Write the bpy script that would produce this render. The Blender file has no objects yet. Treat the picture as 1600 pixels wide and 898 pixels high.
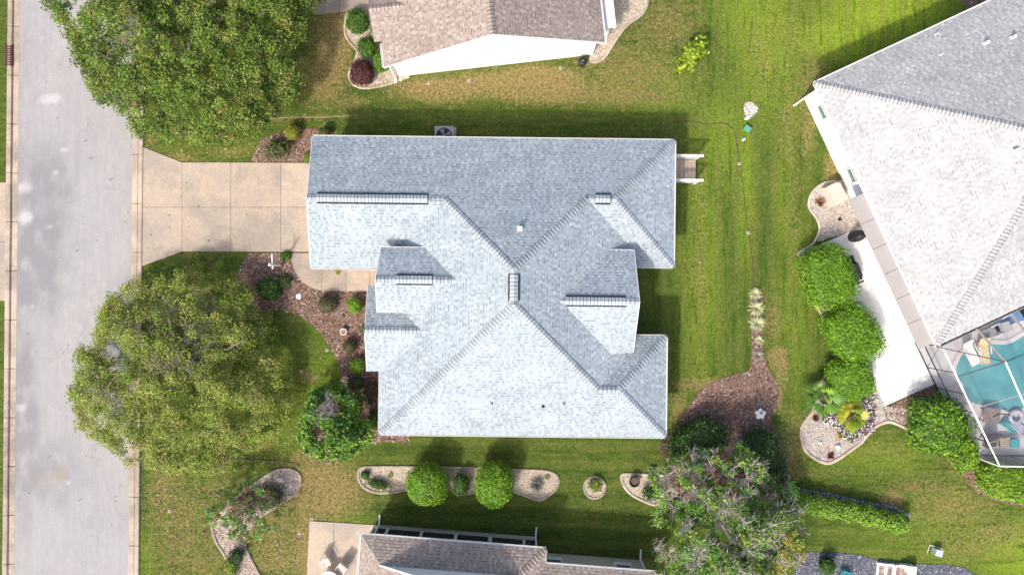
import bpy, math, random
import numpy as np
from mathutils import Vector, noise
R = math.radians
random.seed(7)
rng = np.random.default_rng(11)
SC = bpy.context.scene
COL = SC.collection

# ---------------------------------------------------------------- camera, world, sun, exposure
HC, FPX = 42.667, 1066.67          # camera height (m), focal length in photo pixels
cam = bpy.data.cameras.new('camera'); cam.lens = 24.0; cam.sensor_width = 36.0; cam.clip_end = 2000
co = bpy.data.objects.new('camera', cam); co.location = (0, 0, HC); COL.objects.link(co); SC.camera = co
SUN_EL, SUN_DX, SUN_DY = R(45), -0.53, -0.85
w = bpy.data.worlds.new('World'); SC.world = w; w.use_nodes = True
nt = w.node_tree; sky = nt.nodes.new('ShaderNodeTexSky'); sky.sky_type = 'NISHITA'; sky.sun_disc = False
sky.dust_density = 4.0; sky.ozone_density = .3; sky.air_density = .8; sky.sun_elevation = SUN_EL; sky.sun_rotation = math.atan2(SUN_DX, SUN_DY)
bg = nt.nodes['Background']; bg.inputs[1].default_value = 0.15
nt.links.new(sky.outputs[0], bg.inputs[0])
sl = bpy.data.lights.new('sun', 'SUN'); sl.energy = 2.1; sl.angle = R(3.5); sl.color = (1.0, 0.94, 0.86)
so = bpy.data.objects.new('sun', sl); COL.objects.link(so)
so.rotation_euler = (-Vector((SUN_DX*math.cos(SUN_EL)/1.0017, SUN_DY*math.cos(SUN_EL)/1.0017, math.sin(SUN_EL)))).to_track_quat('-Z', 'Y').to_euler()
SC.view_settings.view_transform = 'Standard'; SC.view_settings.look = 'None'
SC.view_settings.exposure = 0.72; SC.view_settings.gamma = 1

# ---------------------------------------------------------------- helpers
def G(px, py, z=0.0):
    k = (HC-z)/FPX
    return Vector(((px-800)*k, (449-py)*k, z))
def GL(pts, z=0.0): return [tuple(G(x, y, z)[:2]) for x, y in pts]
def tag(o, label=None, cat=None, group=None, kind=None):
    if label: o['label'] = label
    if cat: o['category'] = cat
    if group: o['group'] = group
    if kind: o['kind'] = kind
    return o
def empty(name, loc, rz=0, label=None, cat=None, group=None, kind=None):
    o = bpy.data.objects.new(name, None); COL.objects.link(o); o.location = loc; o.rotation_euler = (0, 0, rz)
    o.empty_display_size = .3
    return tag(o, label, cat, group, kind)
def link(name, me, parent=None, loc=None, rz=None):
    o = bpy.data.objects.new(name, me); COL.objects.link(o)
    if parent: o.parent = parent
    if loc is not None: o.location = loc
    if rz is not None: o.rotation_euler = (0, 0, rz)
    return o
def copy_tree(o, parent=None):
    c = o.copy(); COL.objects.link(c)
    if parent: c.parent = parent
    for ch in [x for x in COL.objects if x.parent == o]: copy_tree(ch, c)
    return c
def smooth(pts, n=6, closed=False):
    P = [Vector((p[0], p[1])) for p in pts]; out = []; m = len(P)
    for i in range(m if closed else m-1):
        if closed: a, b, c, d = P[i-1], P[i], P[(i+1) % m], P[(i+2) % m]
        else: a, b, c, d = P[max(i-1, 0)], P[i], P[i+1], P[min(i+2, m-1)]
        for k in range(n):
            t = k/n
            out.append(tuple(.5*((2*b)+(c-a)*t+(2*a-5*b+4*c-d)*t*t+(3*b-a-3*c+d)*t**3)))
    if not closed: out.append(tuple(P[-1]))
    return out
def inpoly(x, y, poly):
    r = False; j = len(poly)-1
    for i in range(len(poly)):
        xi, yi = poly[i]; xj, yj = poly[j]
        if (yi > y) != (yj > y) and x < (xj-xi)*(y-yi)/(yj-yi)+xi: r = not r
        j = i
    return r

class MB:
    def __init__(s): s.v = []; s.f = []; s.m = []; s.c = []; s.col = (1, 1, 1)
    def add(s, vs, fs, mi=0):
        n = len(s.v); s.v += [tuple(v) for v in vs]; s.c += [s.col]*len(vs)
        s.f += [tuple(n+i for i in f) for f in fs]; s.m += [mi]*len(fs); return s
    def box(s, c, d, rz=0, mi=0, rx=0, ry=0, taper=1):
        from mathutils import Euler
        E = Euler((rx, ry, rz)).to_matrix(); vs = []
        for z in (-1, 1):
            k = taper if z > 0 else 1
            for x, y in ((-1, -1), (1, -1), (1, 1), (-1, 1)):
                vs.append(Vector(c)+E @ Vector((x*d[0]/2*k, y*d[1]/2*k, z*d[2]/2)))
        return s.add(vs, [(3, 2, 1, 0), (4, 5, 6, 7), (0, 1, 5, 4), (1, 2, 6, 5), (2, 3, 7, 6), (3, 0, 4, 7)], mi)
    def prism(s, poly, z0, z1, mi=0):
        a = sum(poly[i-1][0]*poly[i][1]-poly[i][0]*poly[i-1][1] for i in range(len(poly)))
        if a < 0: poly = poly[::-1]
        n = len(poly)
        f = [tuple(range(n-1, -1, -1)), tuple(range(n, 2*n))]+[(i, (i+1) % n, n+(i+1) % n, n+i) for i in range(n)]
        return s.add([(x, y, z0) for x, y in poly]+[(x, y, z1) for x, y in poly], f, mi)
    def tube(s, p, q, r0, r1=None, n=6, mi=0, caps=True):
        p = Vector(p); q = Vector(q); r1 = r0 if r1 is None else r1
        d = (q-p); 
        if d.length < 1e-5: return s
        d.normalize(); a = d.orthogonal().normalized(); b = d.cross(a); vs = []
        for c, r in ((p, r0), (q, r1)):
            for i in range(n):
                t = 2*math.pi*i/n; vs.append(c+(a*math.cos(t)+b*math.sin(t))*r)
        f = [(i, (i+1) % n, n+(i+1) % n, n+i) for i in range(n)]
        if caps: f += [tuple(range(n-1, -1, -1)), tuple(range(n, 2*n))]
        return s.add(vs, f, mi)
    def path(s, pts, r, n=6, mi=0):
        for i in range(len(pts)-1): s.tube(pts[i], pts[i+1], r, r, n, mi)
        return s
    def lathe(s, prof, c=(0, 0, 0), n=20, mi=0, a0=0, a1=2*math.pi, sx=1, sy=1):
        vs = []; m = len(prof)
        for i in range(n):
            t = a0+(a1-a0)*i/n
            for r, z in prof: vs.append((c[0]+r*math.cos(t)*sx, c[1]+r*math.sin(t)*sy, c[2]+z))
        f = []
        for i in range(n):
            j = (i+1) % n
            for k in range(m-1): f.append((i*m+k, j*m+k, j*m+k+1, i*m+k+1))
        f.append(tuple(i*m+m-1 for i in range(n)))
        return s.add(vs, f, mi)
    def build(s, name, mats, parent=None, sm=False, loc=None, rz=None):
        me = bpy.data.meshes.new(name); me.from_pydata(s.v, [], s.f)
        if not isinstance(mats, (list, tuple)): mats = [mats]
        for m in mats: me.materials.append(m)
        if len(mats) > 1: me.polygons.foreach_set('material_index', s.m)
        if s.c:
            at = me.color_attributes.new('tone', 'FLOAT_COLOR', 'POINT')
            at.data.foreach_set('color', np.array([(*c, 1) for c in s.c], 'f').ravel())
        if sm: me.polygons.foreach_set('use_smooth', [True]*len(s.f))
        me.update()
        return link(name, me, parent, loc, rz)

def quads_mesh(name, V, C, mat, parent=None, loc=None, nper=4):
    """V (N,nper,3), C (N,3) one colour per face"""
    n = V.shape[0]; me = bpy.data.meshes.new(name)
    me.vertices.add(n*nper); me.vertices.foreach_set('co', V.astype('f').ravel())
    me.loops.add(n*nper); me.loops.foreach_set('vertex_index', np.arange(n*nper, dtype='i'))
    me.polygons.add(n); me.polygons.foreach_set('loop_start', np.arange(0, n*nper, nper, dtype='i'))
    me.materials.append(mat)
    me.update(calc_edges=True)
    at = me.color_attributes.new('tone', 'FLOAT_COLOR', 'POINT')
    C4 = np.ones((n, nper, 4), 'f'); C4[:, :, :3] = C[:, None, :]
    at.data.foreach_set('color', C4.ravel())
    return link(name, me, parent, loc)

# ---------------------------------------------------------------- materials
MATS = {}
def node_mat(name):
    m = bpy.data.materials.new(name); m.use_nodes = True; MATS[name] = m
    return m, m.node_tree, m.node_tree.nodes['Principled BSDF']
def nd(t, kind, **kw):
    n = t.nodes.new(kind)
    for k, v in kw.items(): setattr(n, k, v)
    return n
def pos(t):
    g = nd(t, 'ShaderNodeNewGeometry'); return g.outputs['Position']
def noi(t, scale, detail=4, rough=.6, vec=None, stretch=None):
    n = nd(t, 'ShaderNodeTexNoise'); n.inputs['Scale'].default_value = scale
    n.inputs['Detail'].default_value = detail; n.inputs['Roughness'].default_value = rough
    v = vec or pos(t)
    if stretch:
        mp = nd(t, 'ShaderNodeMapping'); mp.inputs['Scale'].default_value = stretch; t.links.new(v, mp.inputs[0]); v = mp.outputs[0]
    t.links.new(v, n.inputs['Vector']); return n.outputs['Fac']
def rng_(t, src, a, b, c=0, d=1):
    n = nd(t, 'ShaderNodeMapRange'); n.inputs[1].default_value = a; n.inputs[2].default_value = b
    n.inputs[3].default_value = c; n.inputs[4].default_value = d; t.links.new(src, n.inputs[0]); return n.outputs[0]
def mix(t, f, a, b, mode='MIX'):
    n = nd(t, 'ShaderNodeMix', data_type='RGBA', blend_type=mode)
    for i, x in ((0, f), (6, a), (7, b)):
        if isinstance(x, (int, float)): n.inputs[i].default_value = x
        elif isinstance(x, (tuple, list)): n.inputs[i].default_value = (*x, 1)
        else: t.links.new(x, n.inputs[i])
    return n.outputs[2]
def mul(t, a, b):
    n = nd(t, 'ShaderNodeMath', operation='MULTIPLY')
    for i, x in enumerate((a, b)):
        if isinstance(x, (int, float)): n.inputs[i].default_value = x
        else: t.links.new(x, n.inputs[i])
    return n.outputs[0]
def attr(t, name):
    a = nd(t, 'ShaderNodeAttribute'); a.attribute_name = name; return a
def bump(t, b, h, s=.3, d=.02):
    n = nd(t, 'ShaderNodeBump'); n.inputs['Strength'].default_value = s; n.inputs['Distance'].default_value = d
    t.links.new(h, n.inputs['Height']); t.links.new(n.outputs[0], b.inputs['Normal'])
def plain(name, col, col2=None, scale=6, rough=.6, metal=0, fine=60, fa=.12, bs=.15, tone=False, spec=.3):
    m, t, b = node_mat(name)
    c2 = col2 or tuple(x*.8 for x in col)
    c = mix(t, rng_(t, noi(t, scale), .35, .65), col, c2)
    if tone: c = mix(t, 1.0, c, attr(t, 'tone').outputs['Color'], 'MULTIPLY')
    f = noi(t, fine, 2)
    c = mix(t, 1.0, c, mix(t, rng_(t, f, .3, .7), (1-fa,)*3, (1+fa,)*3), 'MULTIPLY')
    t.links.new(c, b.inputs['Base Color']); b.inputs['Roughness'].default_value = rough
    b.inputs['Metallic'].default_value = metal; b.inputs['Specular IOR Level'].default_value = spec
    bump(t, b, f, bs, .01)
    return m
def tone_mat(name, rough=.85, n1=10, trans=0, amp=.25, spec=.2):
    """real colour of each piece comes from its own 'tone'"""
    m, t, b = node_mat(name)
    c = attr(t, 'tone').outputs['Color']
    c = mix(t, 1.0, c, mix(t, rng_(t, noi(t, n1, 5), .3, .7), (1-amp,)*3, (1+amp,)*3), 'MULTIPLY')
    t.links.new(c, b.inputs['Base Color']); b.inputs['Roughness'].default_value = rough
    b.inputs['Specular IOR Level'].default_value = spec
    if trans:
        tr = nd(t, 'ShaderNodeBsdfTranslucent'); t.links.new(c, tr.inputs[0])
        ms = nd(t, 'ShaderNodeMixShader'); ms.inputs[0].default_value = trans
        t.links.new(b.outputs[0], ms.inputs[1]); t.links.new(tr.outputs[0], ms.inputs[2])
        t.links.new(ms.outputs[0], t.nodes['Material Output'].inputs[0])
    return m
leaf_m = tone_mat('leaf', .55, 1.2, .3, .22, .35)
needle_m = tone_mat('blade_leaf', .5, 2, .25, .12, .35)
shingle_m = tone_mat('asphalt_shingle', .9, .7, 0, .10)
chip_m = tone_mat('wood_chip', .9, 20)
stone_m = tone_mat('loose_stone', .8, 30)
bark_m = plain('bark', (.27, .23, .19), (.16, .13, .10), 5, .9, fine=30, fa=.3, bs=.5)
palebark_m = plain('pale_bark', (.47, .43, .40), (.33, .29, .27), 5, .9, fine=30, fa=.25, bs=.4)
white_m = plain('white_paint', (.80, .79, .77), (.76, .75, .73), 1.5, .5, fa=.03, bs=.05)
stucco_m = plain('white_stucco', (.86, .85, .82), (.82, .81, .78), 1, .85, fine=25, fa=.04, bs=.2)
beige_m = plain('beige_stucco', (.50, .46, .40), (.46, .42, .36), 1, .85, fine=25, fa=.05, bs=.2)
greige_m = plain('greige_aluminium', (.40, .37, .35), (.37, .34, .32), .8, .5, fa=.04, bs=.05)
black_m = plain('black_plastic', (.02, .02, .022), (.03, .03, .03), 6, .5)
navy_m = plain('dark_cover', (.035, .04, .055), (.025, .03, .04), 6, .7)
greym = plain('grey_metal', (.30, .31, .32), (.24, .25, .26), 6, .5)
darkframe_m = plain('bronze_frame', (.07, .06, .06), (.05, .045, .045), 6, .5)
teal_m = plain('teal_plastic', (.05, .36, .38), (.04, .3, .33), 5, .4)
tan_m = plain('tan_wood', (.42, .33, .25), (.34, .26, .2), 5, .7)
boards_m = plain('weathered_board', (.47, .38, .31), (.38, .30, .25), 3, .8, fine=20, fa=.2)
yellow_m = plain('yellow_fabric', (.62, .48, .24), (.7, .6, .4), 5, .8)
lav_m = plain('lavender_vinyl', (.40, .40, .50), (.48, .46, .58), 5, .3)
terra_m = plain('terracotta', (.45, .18, .08), (.35, .14, .07), 12, .8)
blue_m = plain('blue_fabric', (.1, .2, .38), (.08, .16, .3), 5, .8)
roofdeck_m = plain('roof_underlay', (.22, .23, .25), None, 5, .9)
tanroof_m = plain('tan_underlay', (.25, .19, .17), None, 5, .9)
edging_m = plain('edging_concrete', (.55, .49, .42), (.40, .35, .30), 3, .85, fine=30, fa=.15, bs=.3, tone=True)
rust_m = plain('rusty_grate', (.12, .05, .05), (.08, .035, .035), 12, .8)

def glass_mat(name, col=(.03, .035, .04), rough=.08):
    m, t, b = node_mat(name)
    t.links.new(mix(t, rng_(t, noi(t, .8, 3), .3, .7), col, tuple(x*1.7 for x in col)), b.inputs['Base Color'])
    b.inputs['Roughness'].default_value = rough; b.inputs['Specular IOR Level'].default_value = .6
    return m
glass_m = glass_mat('window_glass')
green_glass_m = glass_mat('green_window_glass', (.10, .17, .15), .15)

def lawn_mat():
    m, t, b = node_mat('lawn_grass')
    dry = attr(t, 'dry').outputs['Fac']; lush = attr(t, 'lush').outputs['Fac']; st = attr(t, 'stripe').outputs['Fac']
    p = pos(t)
    n1 = noi(t, .35, 6, .62); n2 = noi(t, 2.2, 5, .7); n3 = noi(t, 5.5, 4, .75); n4 = noi(t, 14, 4, .8)
    g = mix(t, rng_(t, n1, .35, .68), (.034, .080, .013), (.064, .114, .018))
    g = mix(t, rng_(t, n2, .38, .72, 0, .55), g, (.092, .120, .028))
    n5 = noi(t, 1.0, 6, .7); sv = noi(t, 1.0, 5, .7, stretch=(3.2, .35, 1)); sh = noi(t, 1.0, 5, .7, stretch=(.35, 3.2, 1))
    g = mix(t, rng_(t, n5, .44, .66, 0, .6), g, (.125, .135, .034))
    g = mix(t, mul(t, lush, rng_(t, n2, .3, .7, .7, 1)), g, (.26, .37, .030))
    east = nd(t, 'ShaderNodeSeparateXYZ'); t.links.new(p, east.inputs[0]); ew = rng_(t, east.outputs[0], 7.5, 9.5); sw = rng_(t, east.outputs[1], -8.5, -7, 0, 1); ev = mul(t, ew, sw)
    stk = mix(t, ev, sh, sv)
    g = mix(t, rng_(t, stk, .52, .68, 0, .55), g, (.165, .175, .045)); g = mix(t, rng_(t, stk, .48, .36, 0, .6), g, (.030, .062, .012))
    # drought: threshold noise by the dryness of the place
    s = nd(t, 'ShaderNodeMath', operation='ADD'); t.links.new(mul(t, dry, 1.45), s.inputs[0]); t.links.new(rng_(t, n2, .2, .8, -.42, .42), s.inputs[1])
    s2 = nd(t, 'ShaderNodeMath', operation='ADD'); t.links.new(s.outputs[0], s2.inputs[0]); t.links.new(rng_(t, n3, .2, .8, -.3, .3), s2.inputs[1])
    d = rng_(t, s2.outputs[0], .25, .95)
    br = mix(t, rng_(t, n3, .3, .7), (.185, .138, .058), (.315, .225, .115))
    g = mix(t, mul(t, d, .88), g, br)
    g = mix(t, mul(t, rng_(t, st, -.6, 1, 0, .5), rng_(t, n2, .3, .6, .3, 1)), g, (.155, .180, .045))
    g = mix(t, 1.0, g, mix(t, rng_(t, n3, .3, .7), (.58, .62, .55), (1.45, 1.38, 1.35)), 'MULTIPLY')
    g = mix(t, 1.0, g, mix(t, rng_(t, n4, .3, .7), (.45, .5, .42), (1.65, 1.6, 1.55)), 'MULTIPLY')
    t.links.new(g, b.inputs['Base Color']); b.inputs['Roughness'].default_value = .95; b.inputs['Specular IOR Level'].default_value = .1
    bump(t, b, n4, .9, .05)
    return m
def road_mat():
    m, t, b = node_mat('asphalt')
    n1 = noi(t, .25, 5, .6); n2 = noi(t, 1.6, 5, .65, stretch=(1.6, .6, 1)); n3 = noi(t, 13, 4, .8)
    c = mix(t, rng_(t, n1, .3, .7), (.312, .302, .302), (.368, .356, .352))
    c = mix(t, rng_(t, n2, .35, .75, 0, .6), c, (.425, .405, .39))
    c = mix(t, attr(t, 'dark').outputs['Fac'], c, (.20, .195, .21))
    c = mix(t, attr(t, 'pale').outputs['Fac'], c, (.48, .46, .46))
    c = mix(t, attr(t, 'tan').outputs['Fac'], c, (.33, .28, .20))
    c = mix(t, 1.0, c, mix(t, rng_(t, n3, .25, .75), (.80, .80, .80), (1.2, 1.2, 1.2)), 'MULTIPLY')
    v = nd(t, 'ShaderNodeTexVoronoi'); v.inputs['Scale'].default_value = 7; t.links.new(pos(t), v.inputs['Vector'])
    c = mix(t, rng_(t, v.outputs['Distance'], .02, .10, .45, 0), c, (.16, .15, .15))
    wv = nd(t, 'ShaderNodeVectorMath', operation='MULTIPLY_ADD'); nn = nd(t, 'ShaderNodeTexNoise'); nn.inputs['Scale'].default_value = .9; nn.inputs['Detail'].default_value = 6; t.links.new(pos(t), nn.inputs['Vector'])
    t.links.new(nn.outputs['Color'], wv.inputs[0]); wv.inputs[1].default_value = (1.6, 1.6, 0); t.links.new(pos(t), wv.inputs[2])
    v2 = nd(t, 'ShaderNodeTexVoronoi', feature='DISTANCE_TO_EDGE'); v2.inputs['Scale'].default_value = .16; t.links.new(wv.outputs[0], v2.inputs['Vector'])
    c = mix(t, rng_(t, v2.outputs['Distance'], .002, .005, .17, 0), c, (.19, .18, .18))
    c = mix(t, rng_(t, noi(t, 1.0, 6, .75, stretch=(2.6, .12, 1)), .45, .7, 0, .35), c, (.27, .255, .265))
    t.links.new(c, b.inputs['Base Color']); b.inputs['Roughness'].default_value = .92; bump(t, b, n3, .4, .01)
    return m
def concrete_mat(name, a, b_, stain, amt=.5, fine=12, spots=()):
    m, t, b = node_mat(name)
    n1 = noi(t, .45, 6, .65); n2 = noi(t, 3.5, 5, .7); n3 = noi(t, fine, 3, .8)
    c = mix(t, rng_(t, n2, .35, .7), a, b_)
    c = mix(t, rng_(t, n1, .44, .60, 0, amt), c, stain)
    for px, py, rad, am in spots:
        g_ = G(px, py); vd = nd(t, 'ShaderNodeVectorMath', operation='DISTANCE'); t.links.new(pos(t), vd.inputs[0]); vd.inputs[1].default_value = (g_.x, g_.y, .05)
        sm_ = nd(t, 'ShaderNodeMath', operation='MULTIPLY_ADD'); t.links.new(n2, sm_.inputs[0]); sm_.inputs[1].default_value = -2.2*rad; t.links.new(vd.outputs['Value'], sm_.inputs[2])
        c = mix(t, rng_(t, sm_.outputs[0], -.2*rad, -1.1*rad, 0, am), c, stain)
    c = mix(t, 1.0, c, attr(t, 'tone').outputs['Color'], 'MULTIPLY')
    c = mix(t, 1.0, c, mix(t, rng_(t, n3, .25, .75), (.80,)*3, (1.2,)*3), 'MULTIPLY')
    t.links.new(c, b.inputs['Base Color']); b.inputs['Roughness'].default_value = .88; bump(t, b, n3, .3, .01)
    return m
lawn_m = lawn_mat(); road_m = road_mat()
drive_m = concrete_mat('tan_concrete', (.49, .395, .305), (.42, .345, .275), (.30, .265, .235), .6, spots=[(438, 275, .8, .8), (432, 345, .9, .7), (385, 372, 1.0, .6), (330, 375, .9, .6), (300, 290, .7, .4), (500, 430, .9, .7), (525, 450, .7, .6), (520, 860, .7, .7), (545, 880, .9, .8), (250, 390, .7, .5)])
kerb_m = concrete_mat('kerb_concrete', (.56, .46, .36), (.48, .40, .32), (.26, .22, .19), .6, spots=[(20, 640, 1.6, .7), (20, 700, 1.8, .8), (19, 760, 1.5, .8), (22, 240, 1.2, .7), (20, 330, 1.5, .5), (20, 430, 1.6, .5), (12, 70, 1.3, .6)])
patio_m = concrete_mat('white_concrete', (.74, .73, .72), (.69, .69, .69), (.60, .61, .64), .4)
deck_m = concrete_mat('pool_deck_concrete', (.62, .59, .58), (.56, .54, .55), (.42, .40, .43), .4)
dirt_m = plain('joint_dirt', (.14, .10, .075), None, 4, .95)
mulch_m = plain('mulch_ground', (.15, .09, .065), (.25, .17, .135), 7, .95, fine=22, fa=.55, bs=.8)
gravel_m = plain('gravel_ground', (.48, .41, .33), (.38, .31, .24), 4, .95, fine=24, fa=.4, bs=.7)
greygravel_m = plain('grey_gravel_ground', (.09, .10, .125), (.15, .155, .18), 6, .95, fine=22, fa=.5, bs=.8)
def water_mat():
    m, t, b = node_mat('pool_water')
    c = mix(t, rng_(t, noi(t, .6, 4), .35, .65), (.09, .35, .37), (.15, .45, .46))
    c = mix(t, attr(t, 'tone').outputs['Fac'], (.045, .25, .29), c)
    t.links.new(c, b.inputs['Base Color']); b.inputs['Roughness'].default_value = .06; bump(t, b, noi(t, 5, 3), .12, .03)
    return m
water_m = water_mat()
def mesh_screen_mat():
    m, t, b = node_mat('insect_screen')
    b.inputs['Base Color'].default_value = (.16, .16, .17, 1); b.inputs['Roughness'].default_value = .8
    tr = nd(t, 'ShaderNodeBsdfTransparent'); ms = nd(t, 'ShaderNodeMixShader'); ms.inputs[0].default_value = .80
    t.links.new(b.outputs[0], ms.inputs[1]); t.links.new(tr.outputs[0], ms.inputs[2])
    t.links.new(ms.outputs[0], t.nodes['Material Output'].inputs[0])
    return m
screen_m = mesh_screen_mat()

# ---------------------------------------------------------------- ground: lawn sheet, road, kerbs
def blob(X, Y, lst):
    """lst of (px, py, rx, ry, amount) in photo pixels at ground level -> soft amount per point"""
    A = np.zeros_like(X)
    for px, py, rx, ry, a in lst:
        c = G(px, py); q = ((X-c.x)/(rx/25))**2+((Y-c.y)/(ry/25))**2
        v = np.exp(-q**1.2*.8)*a
        A = np.where(abs(v) > abs(A), v, A) if a < 0 else np.maximum(A, v)
    return A
def grid_mesh(name, xs, ys, z, mat, attrs, kind='structure', label=None):
    nx, ny = len(xs), len(ys); X, Y = np.meshgrid(xs, ys)
    V = np.stack([X.ravel(), Y.ravel(), np.full(X.size, z)], 1)
    i = np.arange(nx-1)[None, :]+np.arange(ny-1)[:, None]*nx
    F = np.stack([i, i+1, i+nx+1, i+nx], -1).reshape(-1, 4)
    me = bpy.data.meshes.new(name); me.vertices.add(len(V)); me.vertices.foreach_set('co', V.astype('f').ravel())
    me.loops.add(F.size); me.loops.foreach_set('vertex_index', F.astype('i').ravel())
    me.polygons.add(len(F)); me.polygons.foreach_set('loop_start', np.arange(0, F.size, 4, dtype='i'))
    me.materials.append(mat); me.update(calc_edges=True)
    for k, fn in attrs.items():
        a = me.attributes.new(k, 'FLOAT', 'POINT'); a.data.foreach_set('value', fn(X, Y).astype('f').ravel())
    return tag(link(name, me), label, kind=kind)
far = [-600, -300, -150, -80, -50]
xs = np.array(far+list(np.arange(-36, 36.01, .3))+[-x for x in far[::-1]])
ys = np.array(far+list(np.arange(-22, 22.01, .3))+[-x for x in far[::-1]])
DRY = [(690, 140, 75, 18, 1.0), (770, 130, 70, 16, 1.05), (840, 124, 70, 20, 1.1), (860, 147, 110, 16, .8), (980, 110, 110, 60, .45),
       (1040, 40, 60, 50, .45), (960, 150, 120, 14, .6), (520, 70, 34, 75, .8), (505, 120, 40, 45, .7), (545, 160, 30, 12, .5), (440, 185, 160, 6, .35),
       (500, 765, 70, 50, .85), (560, 745, 30, 20, .4), (480, 850, 28, 70, .75), (430, 870, 40, 40, .55), (420, 820, 60, 30, .5),
       (285, 830, 60, 110, .42), (255, 770, 30, 50, .5), (350, 760, 60, 20, .35), (310, 870, 70, 40, .42), (490, 715, 60, 15, .55),
       (1215, 558, 14, 18, .95), (1222, 575, 10, 30, .7), (1215, 620, 8, 25, .85), (1205, 500, 18, 50, .4), (1095, 430, 14, 90, .35),
       (1100, 600, 45, 10, .7), (1060, 640, 14, 30, .6), (1240, 690, 22, 50, .5), (1235, 740, 40, 18, .45),
       (1390, 700, 60, 20, .3), (1490, 790, 80, 40, .45), (1520, 850, 90, 30, .35), (1560, 830, 60, 14, .5), (1500, 725, 30, 30, .4),
       (1440, 760, 60, 16, .4), (1395, 780, 20, 12, .8), (1270, 130, 30, 60, .45), (1230, 200, 16, 80, .35), (1190, 90, 30, 70, .3), (1262, 200, 14, 50, .5),
       (1300, 265, 12, 30, .8), (1230, 60, 40, 70, .25), (480, 590, 14, 10, .75), (410, 690, 30, 18, .35), (360, 235, 60, 20, .3), (235, 220, 16, 16, .4), (1095, 300, 12, 60, .3),
       (275, 248, 30, 8, .7), (1240, 340, 20, 90, .25), (1000, 880, 26, 16, .4), (620, 730, 40, 8, .25), (1050, 200, 90, 18, .15), (310, 402, 50, 8, .3)]
LUSH = [(1200, 60, 60, 130, .6), (1180, 20, 60, 80, .6), (1390, 25, 110, 45, 1.0), (1320, 60, 90, 40, .95), (1165, 280, 14, 140, .55), (1225, 300, 16, 120, .35),
        (1095, 400, 34, 220, .45), (1130, 220, 50, 90, .45), (1050, 150, 120, 50, .3), (1500, 840, 140, 60, .35), (1590, 870, 60, 60, .7),
        (1370, 715, 90, 30, .35), (1240, 480, 26, 160, .35), (520, 590, 20, 40, .45), (470, 620, 60, 90, .25), (360, 230, 120, 20, .15), (230, 870, 14, 40, .3), (540, 820, 30, 20, .4)]
def f_stripe(X, Y):
    e = np.sin(X*2*math.pi/1.15+np.sin(Y*.4)*.6)*(X > 8)*(Y > -7)
    s = np.sin(Y*2*math.pi/1.25+X*.15)*(Y <= -7)*(X > -9)
    n = np.sin(Y*2*math.pi/1.3)*(Y > 8.5)*(X < 8)*(X > -9)*.5
    f = np.sin(X*2*math.pi/.95)*(X < -13)*(Y < -9)*1.3
    return e+s+n+f
grid_mesh('lawn', xs, ys, 0, lawn_m, {'dry': lambda X, Y: blob(X, Y, DRY), 'lush': lambda X, Y: blob(X, Y, LUSH), 'stripe': f_stripe},
          label='mown green lawn with dry brown patches round the houses')

# road runs along y; its right kerb inner line drifts from px 206 (top) to px 197 (bottom)
def xr(y): return (204.5-800)/25+(y+2)*(.30/14.5)*.5
def xl(y): return (26-800)/25+(y+2)*(.14/14.5)
ys_r = np.arange(-40, 40.01, .2)
nx = 44
def road_sheet():
    T = np.linspace(0, 1, nx); Y, TT = np.meshgrid(ys_r, T, indexing='ij')
    L = xl(Y); Rr = xr(Y); X = L+(Rr-L)*TT
    V = np.stack([X.ravel(), Y.ravel(), np.full(X.size, .006)], 1); ny = len(ys_r)
    i = np.arange(nx-1)[None, :]+np.arange(ny-1)[:, None]*nx
    F = np.stack([i, i+1, i+nx+1, i+nx], -1).reshape(-1, 4)
    me = bpy.data.meshes.new('road'); me.vertices.add(len(V)); me.vertices.foreach_set('co', V.astype('f').ravel())
    me.loops.add(F.size); me.loops.foreach_set('vertex_index', F.astype('i').ravel())
    me.polygons.add(len(F)); me.polygons.foreach_set('loop_start', np.arange(0, F.size, 4, dtype='i'))
    me.materials.append(road_m); me.update(calc_edges=True)
    sets = {'pale': [(40, 340, 13, 9, .95), (36, 343, 9, 7, .8), (80, 154, 18, 7, .9), (72, 160, 8, 5, .8), (38, 294, 16, 7, .8), (100, 235, 7, 3, .8), (78, 352, 5, 3, .8),
                     (50, 478, 4, 3, .7), (107, 754, 4, 3, .8), (32, 635, 9, 8, .5), (88, 268, 3, 3, .8), (150, 500, 60, 160, .25), (120, 60, 80, 90, .25), (150, 160, 40, 20, .2),
                     (140, 860, 40, 40, .2), (30, 610, 5, 5, .5)],
            'dark': [(66, 300, 44, 60, .85), (62, 400, 34, 80, .9), (38, 430, 16, 60, .9), (32, 255, 10, 60, .35), (30, 140, 8, 60, .35), (36, 670, 20, 120, 1.0), (75, 740, 50, 50, .5), (28, 560, 8, 90, .4), (40, 90, 6, 60, .3), (100, 340, 30, 60, .15)],  # shade of unseen roadside trees painted into the asphalt colour, plus some staining
            'tan': [(94, 742, 9, 10, .8), (75, 750, 26, 12, .35), (200, 740, 5, 90, .2), (200, 300, 5, 200, .15)]}
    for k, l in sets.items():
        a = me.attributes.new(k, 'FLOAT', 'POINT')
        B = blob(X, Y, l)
        if k == 'pale':
            N = np.array([noise.noise((x*2.2, y*2.2, 3)) for x, y in zip(X.ravel(), Y.ravel())]).reshape(X.shape)
            B = np.clip((B+N*.35-.25)*2.2, 0, 1)
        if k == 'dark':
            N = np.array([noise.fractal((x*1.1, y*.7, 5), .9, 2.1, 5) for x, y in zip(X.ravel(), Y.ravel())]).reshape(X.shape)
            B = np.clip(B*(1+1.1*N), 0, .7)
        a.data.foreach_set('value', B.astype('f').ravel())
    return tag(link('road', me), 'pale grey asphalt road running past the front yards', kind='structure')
road_sheet()
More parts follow.
